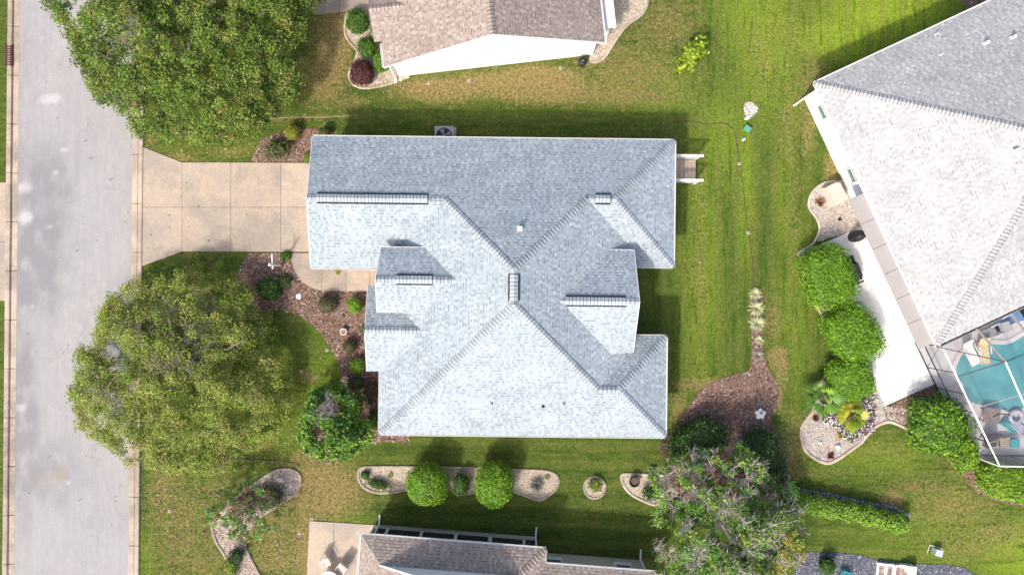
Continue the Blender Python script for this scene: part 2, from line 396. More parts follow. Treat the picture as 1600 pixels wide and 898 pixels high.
# kerb and gutter, cut into cast lengths
def kerb(name, xf, sgn, seg0, label):
    root = empty(name, (0, 0, 0), label=label, kind='structure')
    b = MB(); b.add([(xf(-40), -40, .002), (xf(-40)+sgn*.72, -40, .002), (xf(40)+sgn*.72, 40, .002), (xf(40), 40, .002)], [(0, 1, 2, 3) if sgn > 0 else (3, 2, 1, 0)])
    b.build('kerb_bed', dirt_m, root)
    y = -39.0+seg0; L = 3.05
    while y < 39:
        y1 = y+L-.03; b = MB(); tn = random.uniform(.86, 1.06); b.col = (tn, tn*random.uniform(.97, 1.01), tn*random.uniform(.93, 1.0))
        # low gutter pan, then the rolled kerb
        P = [(.0, .012), (.33, .018), (.35, .0), (.375, .0), (.39, .05), (.43, .095), (.62, .11), (.68, .095), (.70, .0)]
        vs = [(xf(yy)+sgn*x, yy, z) for yy in (y, y1) for x, z in P]; n = len(P)
        fs = [(i, i+1, n+i+1, n+i) if sgn < 0 else (n+i, n+i+1, i+1, i) for i in range(n-1)]+[tuple(range(n)), tuple(range(2*n-1, n-1, -1))]
        b.add(vs, fs).build('kerb_segment', kerb_m, root); y += L
    return root
kerb('kerb', xr, 1, 1.55, 'rolled tan concrete kerb on the house side of the road')
kerb('kerb', xl, -1, .4, 'rolled tan concrete kerb on the far side of the road')
# storm drain in the left kerb
t = empty('storm_drain', G(15, 88, 0), label='rusty storm drain grate set in the kerb beside the road', cat='drain')
b = MB(); b.box((0, 0, .07), (.50, 1.34, .06)); b.build('frame', rust_m, t)
for k in range(9): MB().box((0, -.56+k*.14, .115), (.40, .06, .03)).build('bar', rust_m, t)

def joined_slabs(name, polys, z0, z1, mat, label, bed=None, tones=None, kind='structure', child='slab'):
    root = empty(name, (0, 0, 0), label=label, kind=kind)
    if bed:
        b = MB(); b.prism(bed, .002, z0+.012); b.build('slab_bed', dirt_m, root)
    for i, p in enumerate(polys):
        tn = tones[i] if tones else random.uniform(.92, 1.05)
        b = MB(); b.col = (tn, tn*.995, tn*.985); b.prism(p, z0, z1); b.build(child, mat, root)
    return root
def shrink(poly, d=.012):
    n = len(poly); a = sum(poly[i-1][0]*poly[i][1]-poly[i][0]*poly[i-1][1] for i in range(n))
    if a < 0: poly = poly[::-1]
    out = []
    for i in range(n):
        p0, p1, p2 = Vector(poly[i-1]), Vector(poly[i]), Vector(poly[(i+1) % n])
        e1 = (p1-p0).normalized(); e2 = (p2-p1).normalized()
        n1 = Vector((-e1.y, e1.x)); n2 = Vector((-e2.y, e2.x)); k = 1+n1.dot(n2)
        out.append(tuple(p1+(n1+n2)*(d/max(k, .3))))
    return out
# main driveway: rows split at y 324, columns at 285, 361, 439
bd = [(222, 229), (285, 254), (361, 254), (439, 254.5), (492, 255), (492, 392), (440, 394), (361, 393), (285, 393), (222, 416)]
mid = 324
slabs = [[(222, 229), (285, 254), (285, mid), (222, mid)], [(285, 254), (361, 254), (361, mid), (285, mid)], [(361, 254), (439, 254.5), (439, mid), (361, mid)], [(439, 254.5), (500, 255), (500, mid), (439, mid)],
         [(222, mid), (285, mid), (285, 393), (222, 416)], [(285, mid), (361, mid), (361, 393), (285, 393)], [(361, mid), (439, mid), (439, 393.5), (361, 393)], [(439, mid), (500, mid), (500, 393.5), (439, 393.5)]]
joined_slabs('driveway', [shrink(GL(p), .010) for p in slabs], .0, .055, drive_m, 'tan concrete driveway leading from the road to the grey roofed house', GL([(222, 229), (285, 254), (500, 255), (500, 393.5), (285, 393), (222, 416)]),
             [1.0, 1.0, .97, 1.04, 1.0, .97, .93, 1.0])
# front walk
cv = smooth([(455, 395), (457, 412), (463, 427), (474, 441), (488, 450), (503, 454.5)], 5)
walk = [[*cv, (503, 418), (503, 395)], [(503, 418), (541, 419), (541, 455), (503, 454.5)], [(541, 419), (578, 419), (578, 455), (541, 455)], [(578, 419), (640, 419), (640, 455), (578, 455)]]
joined_slabs('front_walk', [shrink(GL(p), .010) for p in walk], .0, .052, drive_m, 'curved tan concrete front walk from driveway to the entry', GL([*cv, (640, 455), (640, 419), (503, 419), (503, 395)]), [.9, .92, 1.04, 1.04])
# neighbour hard surfaces
joined_slabs('driveway', [shrink(GL(p)) for p in ([(-60, 285), (10, 285), (10, 378), (-60, 378)], [(-60, 378), (10, 378), (10, 470), (-60, 470)])], .0, .05, drive_m, 'tan concrete driveway across the road at the left edge')
joined_slabs('driveway', [shrink(GL(p)) for p in ([(478, -90), (531, -90), (531, 20), (492, 24), (478, 10)], [(531, -90), (600, -90), (600, 14), (531, 20)])], .0, .05, drive_m, 'grey concrete driveway corner beside the tan roofed house at the top', tones=[.8, .86])
joined_slabs('patio', [shrink(GL(p), .01) for p in ([(484, 813), (522, 815), (519, 905), (479, 905)], [(522, 815), (600, 820), (600, 905), (519, 905)])], .0, .05, drive_m, 'tan concrete patio beside the tan roofed house at the bottom', tones=[1.06, 1.05])
pA, pB, pC, pD = (1272, 386), (1350, 352), (1470, 595), (1382, 634)
def lerp(a, b, t): return (a[0]+(b[0]-a[0])*t, a[1]+(b[1]-a[1])*t)
pp = []
N = 5
for i in range(N):
    a, b_ = i/N, (i+1)/N
    pp.append([lerp(pA, pD, a), lerp(pB, pC, a), lerp(pB, pC, b_), lerp(pA, pD, b_)])
joined_slabs('patio', [shrink(GL(p), .006) for p in pp], .0, .05, patio_m, 'bright white concrete patio beside the big clipped hedges')

# ---------------------------------------------------------------- beds
def scatter(name, poly, n, zr, size, pal, mat, parent, flat=.45, seed=1):
    rg = np.random.default_rng(seed); P = np.array(poly); lo, hi = P.min(0), P.max(0); pts = []
    while len(pts) < n:
        q = rg.uniform(lo, hi, (n, 2))
        pts += [p for p in q if inpoly(p[0], p[1], poly)]
    pts = np.array(pts[:n]); k = len(pts)
    s = rg.uniform(size[0], size[1], k); asp = rg.uniform(.35 if flat < .3 else .7, 1, k); th = rg.uniform(0, 6.283, k)
    c, sn = np.cos(th), np.sin(th)
    base = np.array([(-1, -1), (1, -1), (1, 1), (-1, 1)])
    x = base[None, :, 0]*s[:, None]*.5; y = base[None, :, 1]*(s*asp)[:, None]*.5
    V = np.zeros((k, 5, 3)); V[:, :4, 0] = pts[:, :1]+x*c[:, None]-y*sn[:, None]; V[:, :4, 1] = pts[:, 1:]+x*sn[:, None]+y*c[:, None]
    V[:, :4, 2] = zr; V[:, 4, :2] = pts+rg.normal(0, .2, (k, 2))*s[:, None]; V[:, 4, 2] = zr+s*flat*rg.uniform(.6, 1.2, k)
    if flat < .3: V[:, :4, 2] += rg.uniform(0, .03, (k, 4))
    F = np.array([(0, 1, 4), (1, 2, 4), (2, 3, 4), (3, 0, 4)])
    T = V[:, F, :].reshape(-1, 3, 3)
    C = np.array(pal)[rg.integers(0, len(pal), k)]*rg.uniform(.75, 1.25, (k, 1))
    return tag(quads_mesh(name, T, np.repeat(C, 4, 0), mat, parent, nper=3), kind='stuff')
MULCH = [(.17, .10, .07), (.25, .16, .12), (.33, .25, .21), (.22, .115, .08), (.08, .05, .035), (.38, .32, .28), (.28, .165, .12), (.14, .085, .06)]
GRAVEL = [(.60, .50, .38), (.46, .38, .29), (.68, .62, .52), (.55, .45, .33), (.33, .27, .22), (.62, .50, .32)]
GREYG = [(.09, .10, .13), (.18, .19, .23), (.06, .065, .085), (.32, .33, .36), (.13, .135, .16)]
PINKG = [(.50, .46, .46), (.38, .35, .36), (.60, .57, .56), (.30, .28, .30), (.52, .45, .42)]
bedn = [0]
def bed(name, pix, mat, pal, dens, size, label, chip='gravel_stones', z=.02, flat=.45, cm=None):
    poly = GL(pix); bedn[0] += 1
    root = empty(name, (0, 0, 0), label=label, kind='structure')
    MB().prism(poly, .003, z+.001*(bedn[0] % 5)).build('bed_soil', mat, root)
    area = abs(sum(poly[i-1][0]*poly[i][1]-poly[i][0]*poly[i-1][1] for i in range(len(poly))))/2
    scatter(chip, poly, int(area*dens), z+.002, size, pal, cm or (chip_m if flat < .3 else stone_m), root, flat, bedn[0]+3)
    return root
def edging(pix, label, w=.14, h=.09, L=.85, col=(1, 1, 1), closed=False, group=None, name='bed_edging'):
    pts = [Vector(p) for p in GL(pix)]
    if closed: pts.append(pts[0])
    d = [0]
    for i in range(1, len(pts)): d.append(d[-1]+(pts[i]-pts[i-1]).length)
    tot = d[-1]; nseg = max(1, round(tot/L)); gap = .018
    def at(s):
        s = min(max(s, 0), tot)
        for i in range(1, len(d)):
            if s <= d[i]+1e-9:
                u = (s-d[i-1])/max(d[i]-d[i-1], 1e-9); p = pts[i-1].lerp(pts[i], u)
                t_ = (pts[i]-pts[i-1]).normalized(); return p, Vector((-t_.y, t_.x))
        return pts[-1], Vector((0, 1))
    root = empty(name, (pts[0].x, pts[0].y, 0), label=label, cat='garden edging', group=group)
    for k in range(nseg):
        s0, s1 = k*tot/nseg+gap/2, (k+1)*tot/nseg-gap/2; b = MB(); tn = random.uniform(.78, 1.12); b.col = (tn*col[0], tn*col[1], tn*col[2])
        m = 4; vs = []; hh = h*random.uniform(.85, 1.12)
        for q in range(m+1):
            p, nn = at(s0+(s1-s0)*q/m); p = p-pts[0]
            for o_, z_ in ((-w/2, 0), (-w/2, hh*.8), (-w/4, hh), (w/4, hh), (w/2, hh*.8), (w/2, 0)):
                vs.append((p.x+nn.x*o_, p.y+nn.y*o_, z_))
        fs = []
        for q in range(m):
            for j in range(5): fs.append((q*6+j+1, q*6+j, q*6+6+j, q*6+7+j))
        fs += [(0, 1, 2, 3, 4, 5), tuple(m*6+5-j for j in range(6))]
        b.add(vs, fs).build('edging_block', edging_m, root)
    return root

# front mulch bed by the main house
fb = smooth([(388, 396), (378, 414), (368, 438), (380, 462), (402, 482)], 4)+smooth([(402, 486), (440, 484), (468, 494), (494, 512), (512, 536), (526, 560), (533, 590), (524, 622), (500, 640), (470, 690), (500, 722), (548, 716)], 4)+[(560, 700), (596, 690), (640, 690), (640, 440), (575, 453), (503, 453)]+cv[::-1]
bed('mulch_bed', fb, mulch_m, MULCH, 120, (.05, .14), 'pinkish brown mulch bed in front of the grey roofed house', 'mulch_chips', flat=.2)
bed('mulch_bed', smooth([(393, 253), (398, 235), (412, 217), (432, 209), (460, 203), (490, 200)], 4)+[(520, 205), (520, 253)], mulch_m, MULCH, 110, (.05, .13), 'mulch bed between driveway and the lawn at the garage corner', 'mulch_chips', flat=.2)
eb = smooth([(1040, 712), (1030, 700), (1046, 678), (1066, 650), (1092, 612), (1122, 594), (1150, 584), (1172, 574), (1174, 520), (1171, 470), (1176, 455)], 4)+smooth([(1192, 456), (1192, 500), (1192, 540), (1200, 575), (1215, 602), (1216, 630), (1206, 660), (1225, 700), (1235, 770), (1200, 810), (1100, 800), (1050, 760)], 4)
bed('mulch_bed', eb, mulch_m, MULCH, 110, (.05, .14), 'long brown mulch bed tapering up the back lawn', 'mulch_chips', flat=.2)
# side beds south of the main house
g1 = smooth([(574, 729), (640, 729), (740, 731), (800, 733), (850, 735), (868, 741), (873, 750), (868, 764), (850, 778), (838, 780), (810, 770), (780, 764), (718, 772), (700, 762), (640, 764), (618, 768), (590, 769), (568, 760), (560, 745), (562, 733)], 4, True)
bed('gravel_bed', g1, gravel_m, GRAVEL, 110, (.05, .10), 'long pale gravel bed with two round topiaries on the side lawn')
edging(g1, 'scalloped concrete edging round the long gravel bed', closed=True, col=(.78, .74, .70))
g2 = [(929+17*math.cos(a*.35), 761+17*math.sin(a*.35)) for a in range(18)]
bed('gravel_bed', g2, gravel_m, GRAVEL, 110, (.05, .09), 'small round gravel bed on the side lawn')
edging(g2, 'small ring of concrete edging on the side lawn', closed=True, L=.4, w=.11, col=(.85, .8, .72))
g3 = smooth([(971, 741), (985, 739), (1030, 741), (1050, 745), (1060, 770), (1030, 790), (1005, 782), (985, 771), (974, 757)], 4, True)
bed('gravel_bed', g3, gravel_m, GRAVEL, 110, (.05, .09), 'pale gravel bed with a black pot beside the bare branched tree')
edging(smooth([(1036, 742), (985, 740), (971, 741), (974, 757), (985, 771), (1005, 782), (1024, 789)], 4), 'pale concrete edging round the gravel bed with the black pot', col=(1.1, 1.05, 1))
g4 = smooth([(470, 752), (466, 738), (450, 732), (430, 735), (408, 748), (375, 772), (346, 800), (332, 820), (338, 845), (352, 868), (368, 896), (372, 915)], 4)+smooth([(415, 915), (405, 896), (390, 868), (382, 850), (400, 815), (440, 788), (462, 772)], 4)
bed('gravel_bed', g4, gravel_m, [(.46, .38, .34), (.33, .26, .23), (.55, .48, .44), (.28, .2, .18), (.4, .32, .3)], 120, (.05, .11), 'curving brownish gravel bed under the small flowering tree')
edging(smooth([(372, 905), (352, 868), (338, 845), (332, 820), (346, 800), (375, 772), (408, 748), (430, 735), (450, 732), (466, 738), (470, 752), (462, 770), (455, 776)], 5), 'grey concrete edging along the left of the curving gravel bed', col=(.85, .8, .78))
edging(smooth([(382, 850), (390, 868), (405, 896), (412, 910)], 5), 'short grey concrete edging right of the curving gravel bed', col=(.7, .66, .64))
# top-left bed of the neighbour
g5 = smooth([(541, 20), (539, 50), (546, 66), (558, 80), (556, 92), (546, 115), (550, 130), (565, 138), (590, 136), (622, 128), (640, 122)], 4)+[(640, 60), (610, 0), (590, 10)]
bed('gravel_bed', g5, gravel_m, GRAVEL, 110, (.05, .10), 'pale gravel bed along the front of the tan roofed house at the top')
edging(smooth([(541, 24), (539, 50), (546, 66), (558, 80), (556, 92), (546, 115), (550, 130), (565, 138), (590, 136), (622, 128)], 5), 'curving tan edging of the gravel bed with the burgundy shrub', col=(1.05, .93, .8))
g6 = smooth([(1014, -20), (1011, 10), (1000, 26), (985, 36), (970, 52), (958, 70), (945, 90), (932, 98), (920, 96)], 4)+[(925, 60), (900, 20), (900, -20)]
bed('gravel_bed', g6, gravel_m, GRAVEL, 100, (.05, .10), 'pale gravel bed behind the tan roofed house at the top')
edging(smooth([(1014, -20), (1011, 10), (1000, 26), (985, 36), (970, 52), (958, 70), (945, 90), (932, 98), (922, 97)], 5), 'wavy cream edging of the gravel bed behind the white gable', w=.12, col=(1.05, .97, .9))
# east beds
g7 = smooth([(1330, 280), (1304, 283), (1285, 287), (1269, 300), (1263, 322), (1276, 342), (1280, 360), (1277, 378)], 4)+[(1344, 357), (1350, 330)]
bed('gravel_bed', g7, gravel_m, PINKG, 110, (.05, .10), 'grey pink gravel bed with the cream pool heater')
edging(smooth([(1304, 283), (1285, 287), (1269, 300), (1263, 322), (1276, 342), (1280, 358), (1272, 378), (1262, 386), (1246, 395)], 5), 'curving white edging of the gravel bed with the pool heater', w=.12, col=(1.25, 1.22, 1.2))
g8 = [(1246, 395), (1276, 384), (1384, 634), (1420, 640), (1430, 670)]+smooth([(1418, 671), (1395, 660), (1375, 662), (1360, 674), (1346, 690), (1318, 712), (1290, 723), (1268, 712), (1252, 686), (1253, 662), (1268, 640), (1275, 625), (1280, 598), (1304, 565), (1306, 545), (1285, 498), (1262, 440)], 4)
bed('gravel_bed', g8, gravel_m, PINKG, 110, (.05, .10), 'long pinkish gravel bed under the clipped hedges and palms')
edging(smooth([(1246, 395), (1262, 440), (1285, 498), (1306, 545), (1304, 565), (1292, 585), (1280, 600)], 6), 'white edging running beside the three clipped hedges', w=.12, col=(1.2, 1.14, 1.05))
edging(smooth([(1275, 640), (1262, 652), (1252, 668), (1252, 686), (1262, 708), (1290, 723), (1310, 716), (1330, 702), (1346, 690), (1360, 672), (1375, 662), (1392, 659), (1420, 671)], 6), 'white concrete edging curving round the palm bed', w=.17, h=.1, col=(1.2, 1.1, .98))
g9 = smooth([(1226, 757), (1260, 764), (1300, 771), (1350, 782), (1395, 790), (1424, 803)], 4)+[(1416, 818), (1300, 800), (1222, 780)]
bed('gravel_bed', g9, greygravel_m, PINKG, 110, (.05, .09), 'thin strip of grey gravel behind the long low hedge')
g10 = smooth([(1240, 862), (1290, 862), (1340, 866), (1368, 873), (1430, 880), (1480, 882), (1510, 888), (1530, 905)], 4)+[(1530, 930), (1240, 930)]
bed('gravel_bed', g10, greygravel_m, GREYG, 130, (.05, .10), 'dark blue grey gravel bed along the bottom edge')
bed('gravel_bed', smooth([(1163, 163), (1174, 160), (1184, 168), (1180, 178), (1170, 184), (1164, 178)], 4, True), gravel_m, [(.62, .6, .58), (.5, .48, .46)], 160, (.05, .12), 'small patch of white rubble on the back lawn')
bed('mulch_bed', [(1380, 640), (1458, 598), (1475, 630), (1470, 650), (1430, 668), (1384, 655)], mulch_m, MULCH, 100, (.05, .12), 'narrow mulch strip between white patio and the leafy shrub', 'mulch_chips', flat=.2)
bed('mulch_bed', [(1480, -60), (1498, -10), (1505, 8), (1520, 14), (1560, 0), (1600, -60)], mulch_m, MULCH, 60, (.05, .12), 'grey mulch corner beside the pale grey hip roof', 'mulch_chips', flat=.2)
bed('mulch_bed', smooth([(1480, 716), (1500, 735), (1520, 760), (1540, 775), (1610, 790), (1610, 735), (1520, 715)], 3, True), mulch_m, MULCH, 80, (.05, .12), 'dark mulch strip along the pool cage foot', 'mulch_chips', flat=.2)

# lawn edging line and its wire-like trench
def strip(name, pix, w, h, mat, label, cat):
    p = [Vector(q) for q in GL(pix)]; o0 = p[0]; vs = []; fs = []
    for i, q in enumerate(p):
        t_ = (p[min(i+1, len(p)-1)]-p[max(i-1, 0)]).normalized(); nn = Vector((-t_.y, t_.x)); q = q-o0
        ww = w*random.uniform(.7, 1.3)
        vs += [(q.x-nn.x*ww, q.y-nn.y*ww, .004), (q.x-nn.x*ww*.6, q.y-nn.y*ww*.6, h), (q.x+nn.x*ww*.6, q.y+nn.y*ww*.6, h), (q.x+nn.x*ww, q.y+nn.y*ww, .004)]
        if i:
            for j in range(3): fs.append((4*i-4+j, 4*i-3+j, 4*i+1+j, 4*i+j))
    b = MB(); b.add(vs, fs); return tag(b.build(name, mat, loc=(o0.x, o0.y, 0)), label, cat)
trench_m = plain('bare_soil', (.055, .055, .025), (.15, .10, .055), 9, .95, fine=25, fa=.3)
strip('garden_border', smooth([(1035, 217), (1039, 203), (1047, 192), (1070, 189), (1105, 194), (1130, 193), (1147, 205), (1152, 232), (1157, 262), (1162, 300), (1167, 345), (1174, 395), (1177, 430), (1174, 460)], 8), .034, .02, trench_m, 'thin brown lawn border arching round the back of the wooden steps', 'lawn border')
strip('garden_border', smooth([(380, 190), (440, 184), (500, 183), (548, 181)], 10), .05, .02, plain('dry_thatch', (.3, .23, .12), (.2, .17, .08), 9, .95), 'thin dry line across the lawn above the garage', 'lawn border')
strip('garden_border', smooth([(1012, 690), (1003, 705), (993, 730)], 8), .035, .015, trench_m, 'faint brown furrow in the side lawn near the mulch corner', 'lawn border')
strip('garden_border', smooth([(335, 716), (400, 718), (455, 722), (470, 728)], 8), .05, .03, trench_m, 'dark soil border between the two front lawns', 'lawn border')

# ---------------------------------------------------------------- roofs
GREY_SH = dict(base=[(.335, .395, .435), (.368, .428, .468), (.42, .475, .51), (.35, .41, .45)], wt=[.25, .3, .22, .23], low=[(.305, .355, .385), (.325, .375, .405), (.345, .395, .42)], dash=(.22, .26, .29), pd=.38, cap=(.37, .42, .455))
PALE_SH = dict(base=[(.41, .41, .415), (.44, .44, .442), (.49, .488, .485)], wt=[.35, .35, .3], low=[(.37, .372, .38), (.39, .392, .397)], dash=(.30, .302, .31), pd=.3, cap=(.42, .42, .425))
TAN_SH = dict(base=[(.335, .275, .235), (.365, .305, .265), (.41, .35, .31)], wt=[.4, .35, .25], low=[(.30, .245, .21), (.325, .27, .235)], dash=(.21, .165, .145), pd=.35, cap=(.39, .325, .28))
def plane_z(p0, z0, d, m):
    """z of the roof plane: z0 at plan point p0, rising m per metre along unit plan vector d"""
    return lambda x, y: z0+m*((x-p0[0])*d[0]+(y-p0[1])*d[1])
EXPO = .165
def roof_plane(poly, d, zf, pal, parent, deck, lift=0.0):
    """poly: plan polygon, d: up-slope plan direction. Adds an underlay polygon to deck, and one mesh of shingle tabs."""
    deck.add([(x, y, zf(x, y)-.012+lift) for x, y in poly], [tuple(range(len(poly)))])
    c = (-d[1], d[0]); P = [(x*c[0]+y*c[1], x*d[0]+y*d[1]) for x, y in poly]
    t0 = min(p[1] for p in P); t1 = max(p[1] for p in P); V = []; C = []
    def span(t):
        xs_ = []; n = len(P)
        for i in range(n):
            (a, b_), (c_, d_) = P[i-1], P[i]
            if (b_-t)*(d_-t) <= 0 and abs(b_-d_) > 1e-9: xs_.append(a+(c_-a)*(t-b_)/(d_-b_))
        return (min(xs_), max(xs_)) if xs_ else None
    nrow = max(1, int(round((t1-t0)/EXPO))); pitch = (t1-t0)/nrow
    wt = np.cumsum(pal['wt']); base = pal['base']
    for r in range(nrow):
        a, b_ = t0+r*pitch, t0+(r+1)*pitch
        sa, sb = span(a+1e-4), span(b_-1e-4)
        if not sa or not sb: continue
        lo, hi = min(sa[0], sb[0]), max(sa[1], sb[1]); x = lo-random.uniform(0, .3)
        row = random.uniform(.97, 1.03); up = random.random() < .5
        while x < hi:
            wdt = random.uniform(.10, .23); x2 = x+wdt; up = not up if random.random() < .88 else up
            cb = base[int(np.searchsorted(wt, random.random()*wt[-1]))] if up else random.choice(pal['low']); k = row*random.uniform(.95, 1.06); cc = (cb[0]*k, cb[1]*k, cb[2]*k)
            xa0, xa1 = min(max(x, sa[0]), sa[1]), min(max(x2, sa[0]), sa[1]); xb0, xb1 = min(max(x, sb[0]), sb[1]), min(max(x2, sb[0]), sb[1])
            if xa1-xa0 > .004 or xb1-xb0 > .004:
                h = .016 if up else .009
                def W(s_, t_, hh):
                    X = s_*c[0]+t_*d[0]; Y = s_*c[1]+t_*d[1]; return (X, Y, zf(X, Y)+hh+lift)
                V.append((W(xa0, a, h), W(xa1, a, h), W(xb1, b_, .002), W(xb0, b_, .002))); C.append(cc)
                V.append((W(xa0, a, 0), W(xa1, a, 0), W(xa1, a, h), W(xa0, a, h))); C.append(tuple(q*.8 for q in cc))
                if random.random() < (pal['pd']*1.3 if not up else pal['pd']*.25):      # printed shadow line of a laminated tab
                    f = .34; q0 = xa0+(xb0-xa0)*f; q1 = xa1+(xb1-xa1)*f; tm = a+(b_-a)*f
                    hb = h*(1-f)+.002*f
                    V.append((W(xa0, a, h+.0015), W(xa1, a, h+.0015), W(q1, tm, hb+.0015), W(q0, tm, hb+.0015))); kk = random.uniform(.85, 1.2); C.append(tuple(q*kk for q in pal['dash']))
            x = x2
    o = quads_mesh('shingles', np.array(V), np.array(C), shingle_m, parent); o['kind'] = 'stuff'
    return o
def caps(p0, p1, drop, pal, parent, w=.19, pitch=.205, name='ridge_cap_row', face=.0):
    """folded cap shingles laid along a hip or ridge from low p0 to high p1"""
    p0 = Vector(p0); p1 = Vector(p1); L = (p1-p0).length; d = (p1-p0)/L; hz = Vector((d.x, d.y, 0)).normalized(); s = Vector((-hz.y, hz.x, 0)); n = max(1, int(L/pitch)); b = MB()
    for i in range(n):
        a, c = p0+d*(i*L/n), p0+d*((i+1.25)*L/n if i < n-1 else L); k = random.uniform(.88, 1.12); b.col = tuple(q*k for q in pal['cap'])
        h0, h1 = .062, .030; dn = Vector((0, 0, -drop*w)); U = Vector((0, 0, 1))
        vs = [a+s*w+dn+U*h0, a+U*(h0+.01), a-s*w+dn+U*h0, c+s*w+dn+U*h1, c+U*(h1+.01), c-s*w+dn+U*h1,
              a+s*w+dn, a, a-s*w+dn]
        b.add(vs, [(0, 1, 4, 3), (1, 2, 5, 4)])
        e0 = .045/(L/n); lip = [(vs[j]*(1-e0)+vs[j+3]*e0)+U*.004 for j in (0, 1, 2)]
        b.col = tuple(q*.50 for q in b.col); b.add([vs[0]+U*.004, vs[1]+U*.004, vs[2]+U*.004]+lip, [(0, 1, 4, 3), (1, 2, 5, 4)]); b.add([vs[6], vs[7], vs[1], vs[0]], [(0, 1, 2, 3)]); b.add([vs[7], vs[8], vs[2], vs[1]], [(0, 1, 2, 3)])
    o = b.build(name, shingle_m, parent); o['kind'] = 'stuff'; return o
def ridge_vent(p0, p1, pal, parent, w=.22, drop=.5):
    p0 = Vector(p0); p1 = Vector(p1); L = (p1-p0).length; d = (p1-p0)/L; s = Vector((-d.y, d.x, 0)); n = max(2, int(L/.19)); b = MB(); U = Vector((0, 0, 1))
    dn = Vector((0, 0, -drop*w)); h = .10
    for i in range(n):
        a, c = p0+d*(i*L/n), p0+d*((i+1)*L/n-.026); k = random.uniform(.94, 1.1); b.col = tuple(q*k*1.05 for q in pal['cap'])
        b.add([a+s*w+dn+U*h, a+U*(h+.015), a-s*w+dn+U*h, c+s*w+dn+U*h, c+U*(h+.015), c-s*w+dn+U*h], [(0, 1, 4, 3), (1, 2, 5, 4)])
    v = MB(); e = w+.085; dn2 = Vector((0, 0, -drop*e))
    for sg in (1, -1):
        a, c = p0+s*e*sg+dn2, p1+s*e*sg+dn2; q = s*(.09*sg)*-1
        v.add([a+U*.005, c+U*.005, c+U*.085, a+U*.085, a+q+U*.10, c+q+U*.10], [(0, 1, 2, 3), (3, 2, 5, 4)])
    v.add([p0+U*(.05)+s*w+dn, p0+U*.09, p0-s*w+dn+U*.05, p1+U*.05+s*w+dn, p1+U*.09, p1-s*w+dn+U*.05], [(0, 1, 4, 3), (1, 2, 5, 4)])
    o = v.build('ridge_vent', black_m, parent); b.build('vent_cap', shingle_m, parent)['kind'] = 'stuff'
    return o
def gutter(p, q, out, z, parent, mat=None, w=.11):
    """open trough along the eave p-q, on the side 'out'"""
    p = Vector((*p, z)); q = Vector((*q, z)); o = Vector((*out, 0)); b = MB(); e = (q-p).normalized()
    P = [(0, -.10), (0, -.005), (.012, -.005), (.012, -.085), (w-.02, -.085), (w-.02, .0), (w, .0), (w, -.10)]
    vs = [pt+o*x+Vector((0, 0, zz)) for pt in (p, q) for x, zz in P]; n = len(P)
    b.add(vs, [(i, (i+1) % n, n+(i+1) % n, n+i) for i in range(n)]+[tuple(range(n-1, -1, -1)), tuple(range(n, 2*n))])
    return b.build('gutter', mat or white_m, parent)
def pipe_vent(x, y, z, parent, r=.07, h=.32, cap=.13, mat=None, square=False):
    b = MB()
    b.lathe([(r*2.1, -.03), (r*1.9, .03), (r*1.1, .07)], (x, y, z), 12)
    if square: b.box((x, y, z+h), (.27, .27, .10)); b.box((x, y, z+h/2), (.18, .18, h))
    else: b.tube((x, y, z-.1), (x, y, z+h), r, r, 12)
    if cap and not square: b.lathe([(cap, 0), (cap, .05), (cap*.5, .10)], (x, y, z+h-.03), 12)
    return b.build('vent_pipe', mat or white_m, parent)
def window(cx, cy, z, w, h, ang, parent, fm=None, gm=None, mull=1, bars=1, sill=True):
    """window on a wall: (cx,cy) on the wall plane, ang = direction of the outward normal"""
    n = Vector((math.cos(ang), math.sin(ang), 0)); s = Vector((-n.y, n.x, 0)); c = Vector((cx, cy, z)); fm = fm or white_m; b = MB(); f = .06
    rz = ang-math.pi/2
    for sg in (-1, 1): b.box(c+s*sg*(w/2-f/2)+n*.03, (f, .10, h), rz)
    for sg in (-1, 1): b.box(c+Vector((0, 0, sg*(h/2-f/2)))+n*.03, (w-2*f, .10, f), rz)
    for k in range(mull): b.box(c+s*((k+1)*w/(mull+1)-w/2)+n*.022, (.045, .07, h-2*f), rz)
    if bars: b.box(c+n*.018, (w-2*f, .05, .04), rz)
    if sill: b.box(c+n*.07+Vector((0, 0, -h/2-.03)), (w+.1, .16, .05), rz)
    o = b.build('window', fm, parent)
    MB().box(c+n*.008, (w-2*f, .012, h-2*f), rz).build('pane', gm or glass_m, o)
    return o
def downspout(x, y, z, dirv, parent, L=.55):
    d = Vector((*dirv, 0)).normalized(); b = MB(); p = Vector((x, y, 0)); rz = math.atan2(d.y, d.x)
    b.box(p+Vector((0, 0, z/2+.06)), (.08, .10, z-.12), rz); b.box(p+d*(L/2)+Vector((0, 0, .10)), (L, .10, .08), rz, ry=R(6))
    return b.build('downspout', white_m, parent)

# ---- main house (local frame turned 0.65 degrees clockwise)
MH = empty('house', (0, 0, 0), R(-.65), label='large single storey house with light blue grey shingle hip roof in the middle', cat='house')
E_, m_ = 2.7, .5
wall = MB(); wall.prism([(-11.45, 8.35), (9.08, 8.35), (9.08, 1.65), (6.25, 1.65), (6.25, -3.10), (8.72, -3.10), (8.72, -8.30), (-7.31, -8.30), (-7.31, -4.62), (-8.05, -4.62), (-8.05, -.45), (-5.5, -.45), (-5.5, 1.38), (-11.45, 1.38)], 0, 2.60)
wall.prism([(2.6, -3.35), (6.248, -3.35), (6.248, 1.95), (2.6, 1.95)], 2.601, 3.80)
wall.add([(6.25, -3.60, 3.80), (6.25, 2.20, 3.80), (6.25, -.7, 5.22)], [(0, 1, 2)])
wall.prism([(-6.9, -1.15), (-4.4, -1.15), (-4.4, 1.90), (-6.9, 1.90)], 2.602, 4.02)
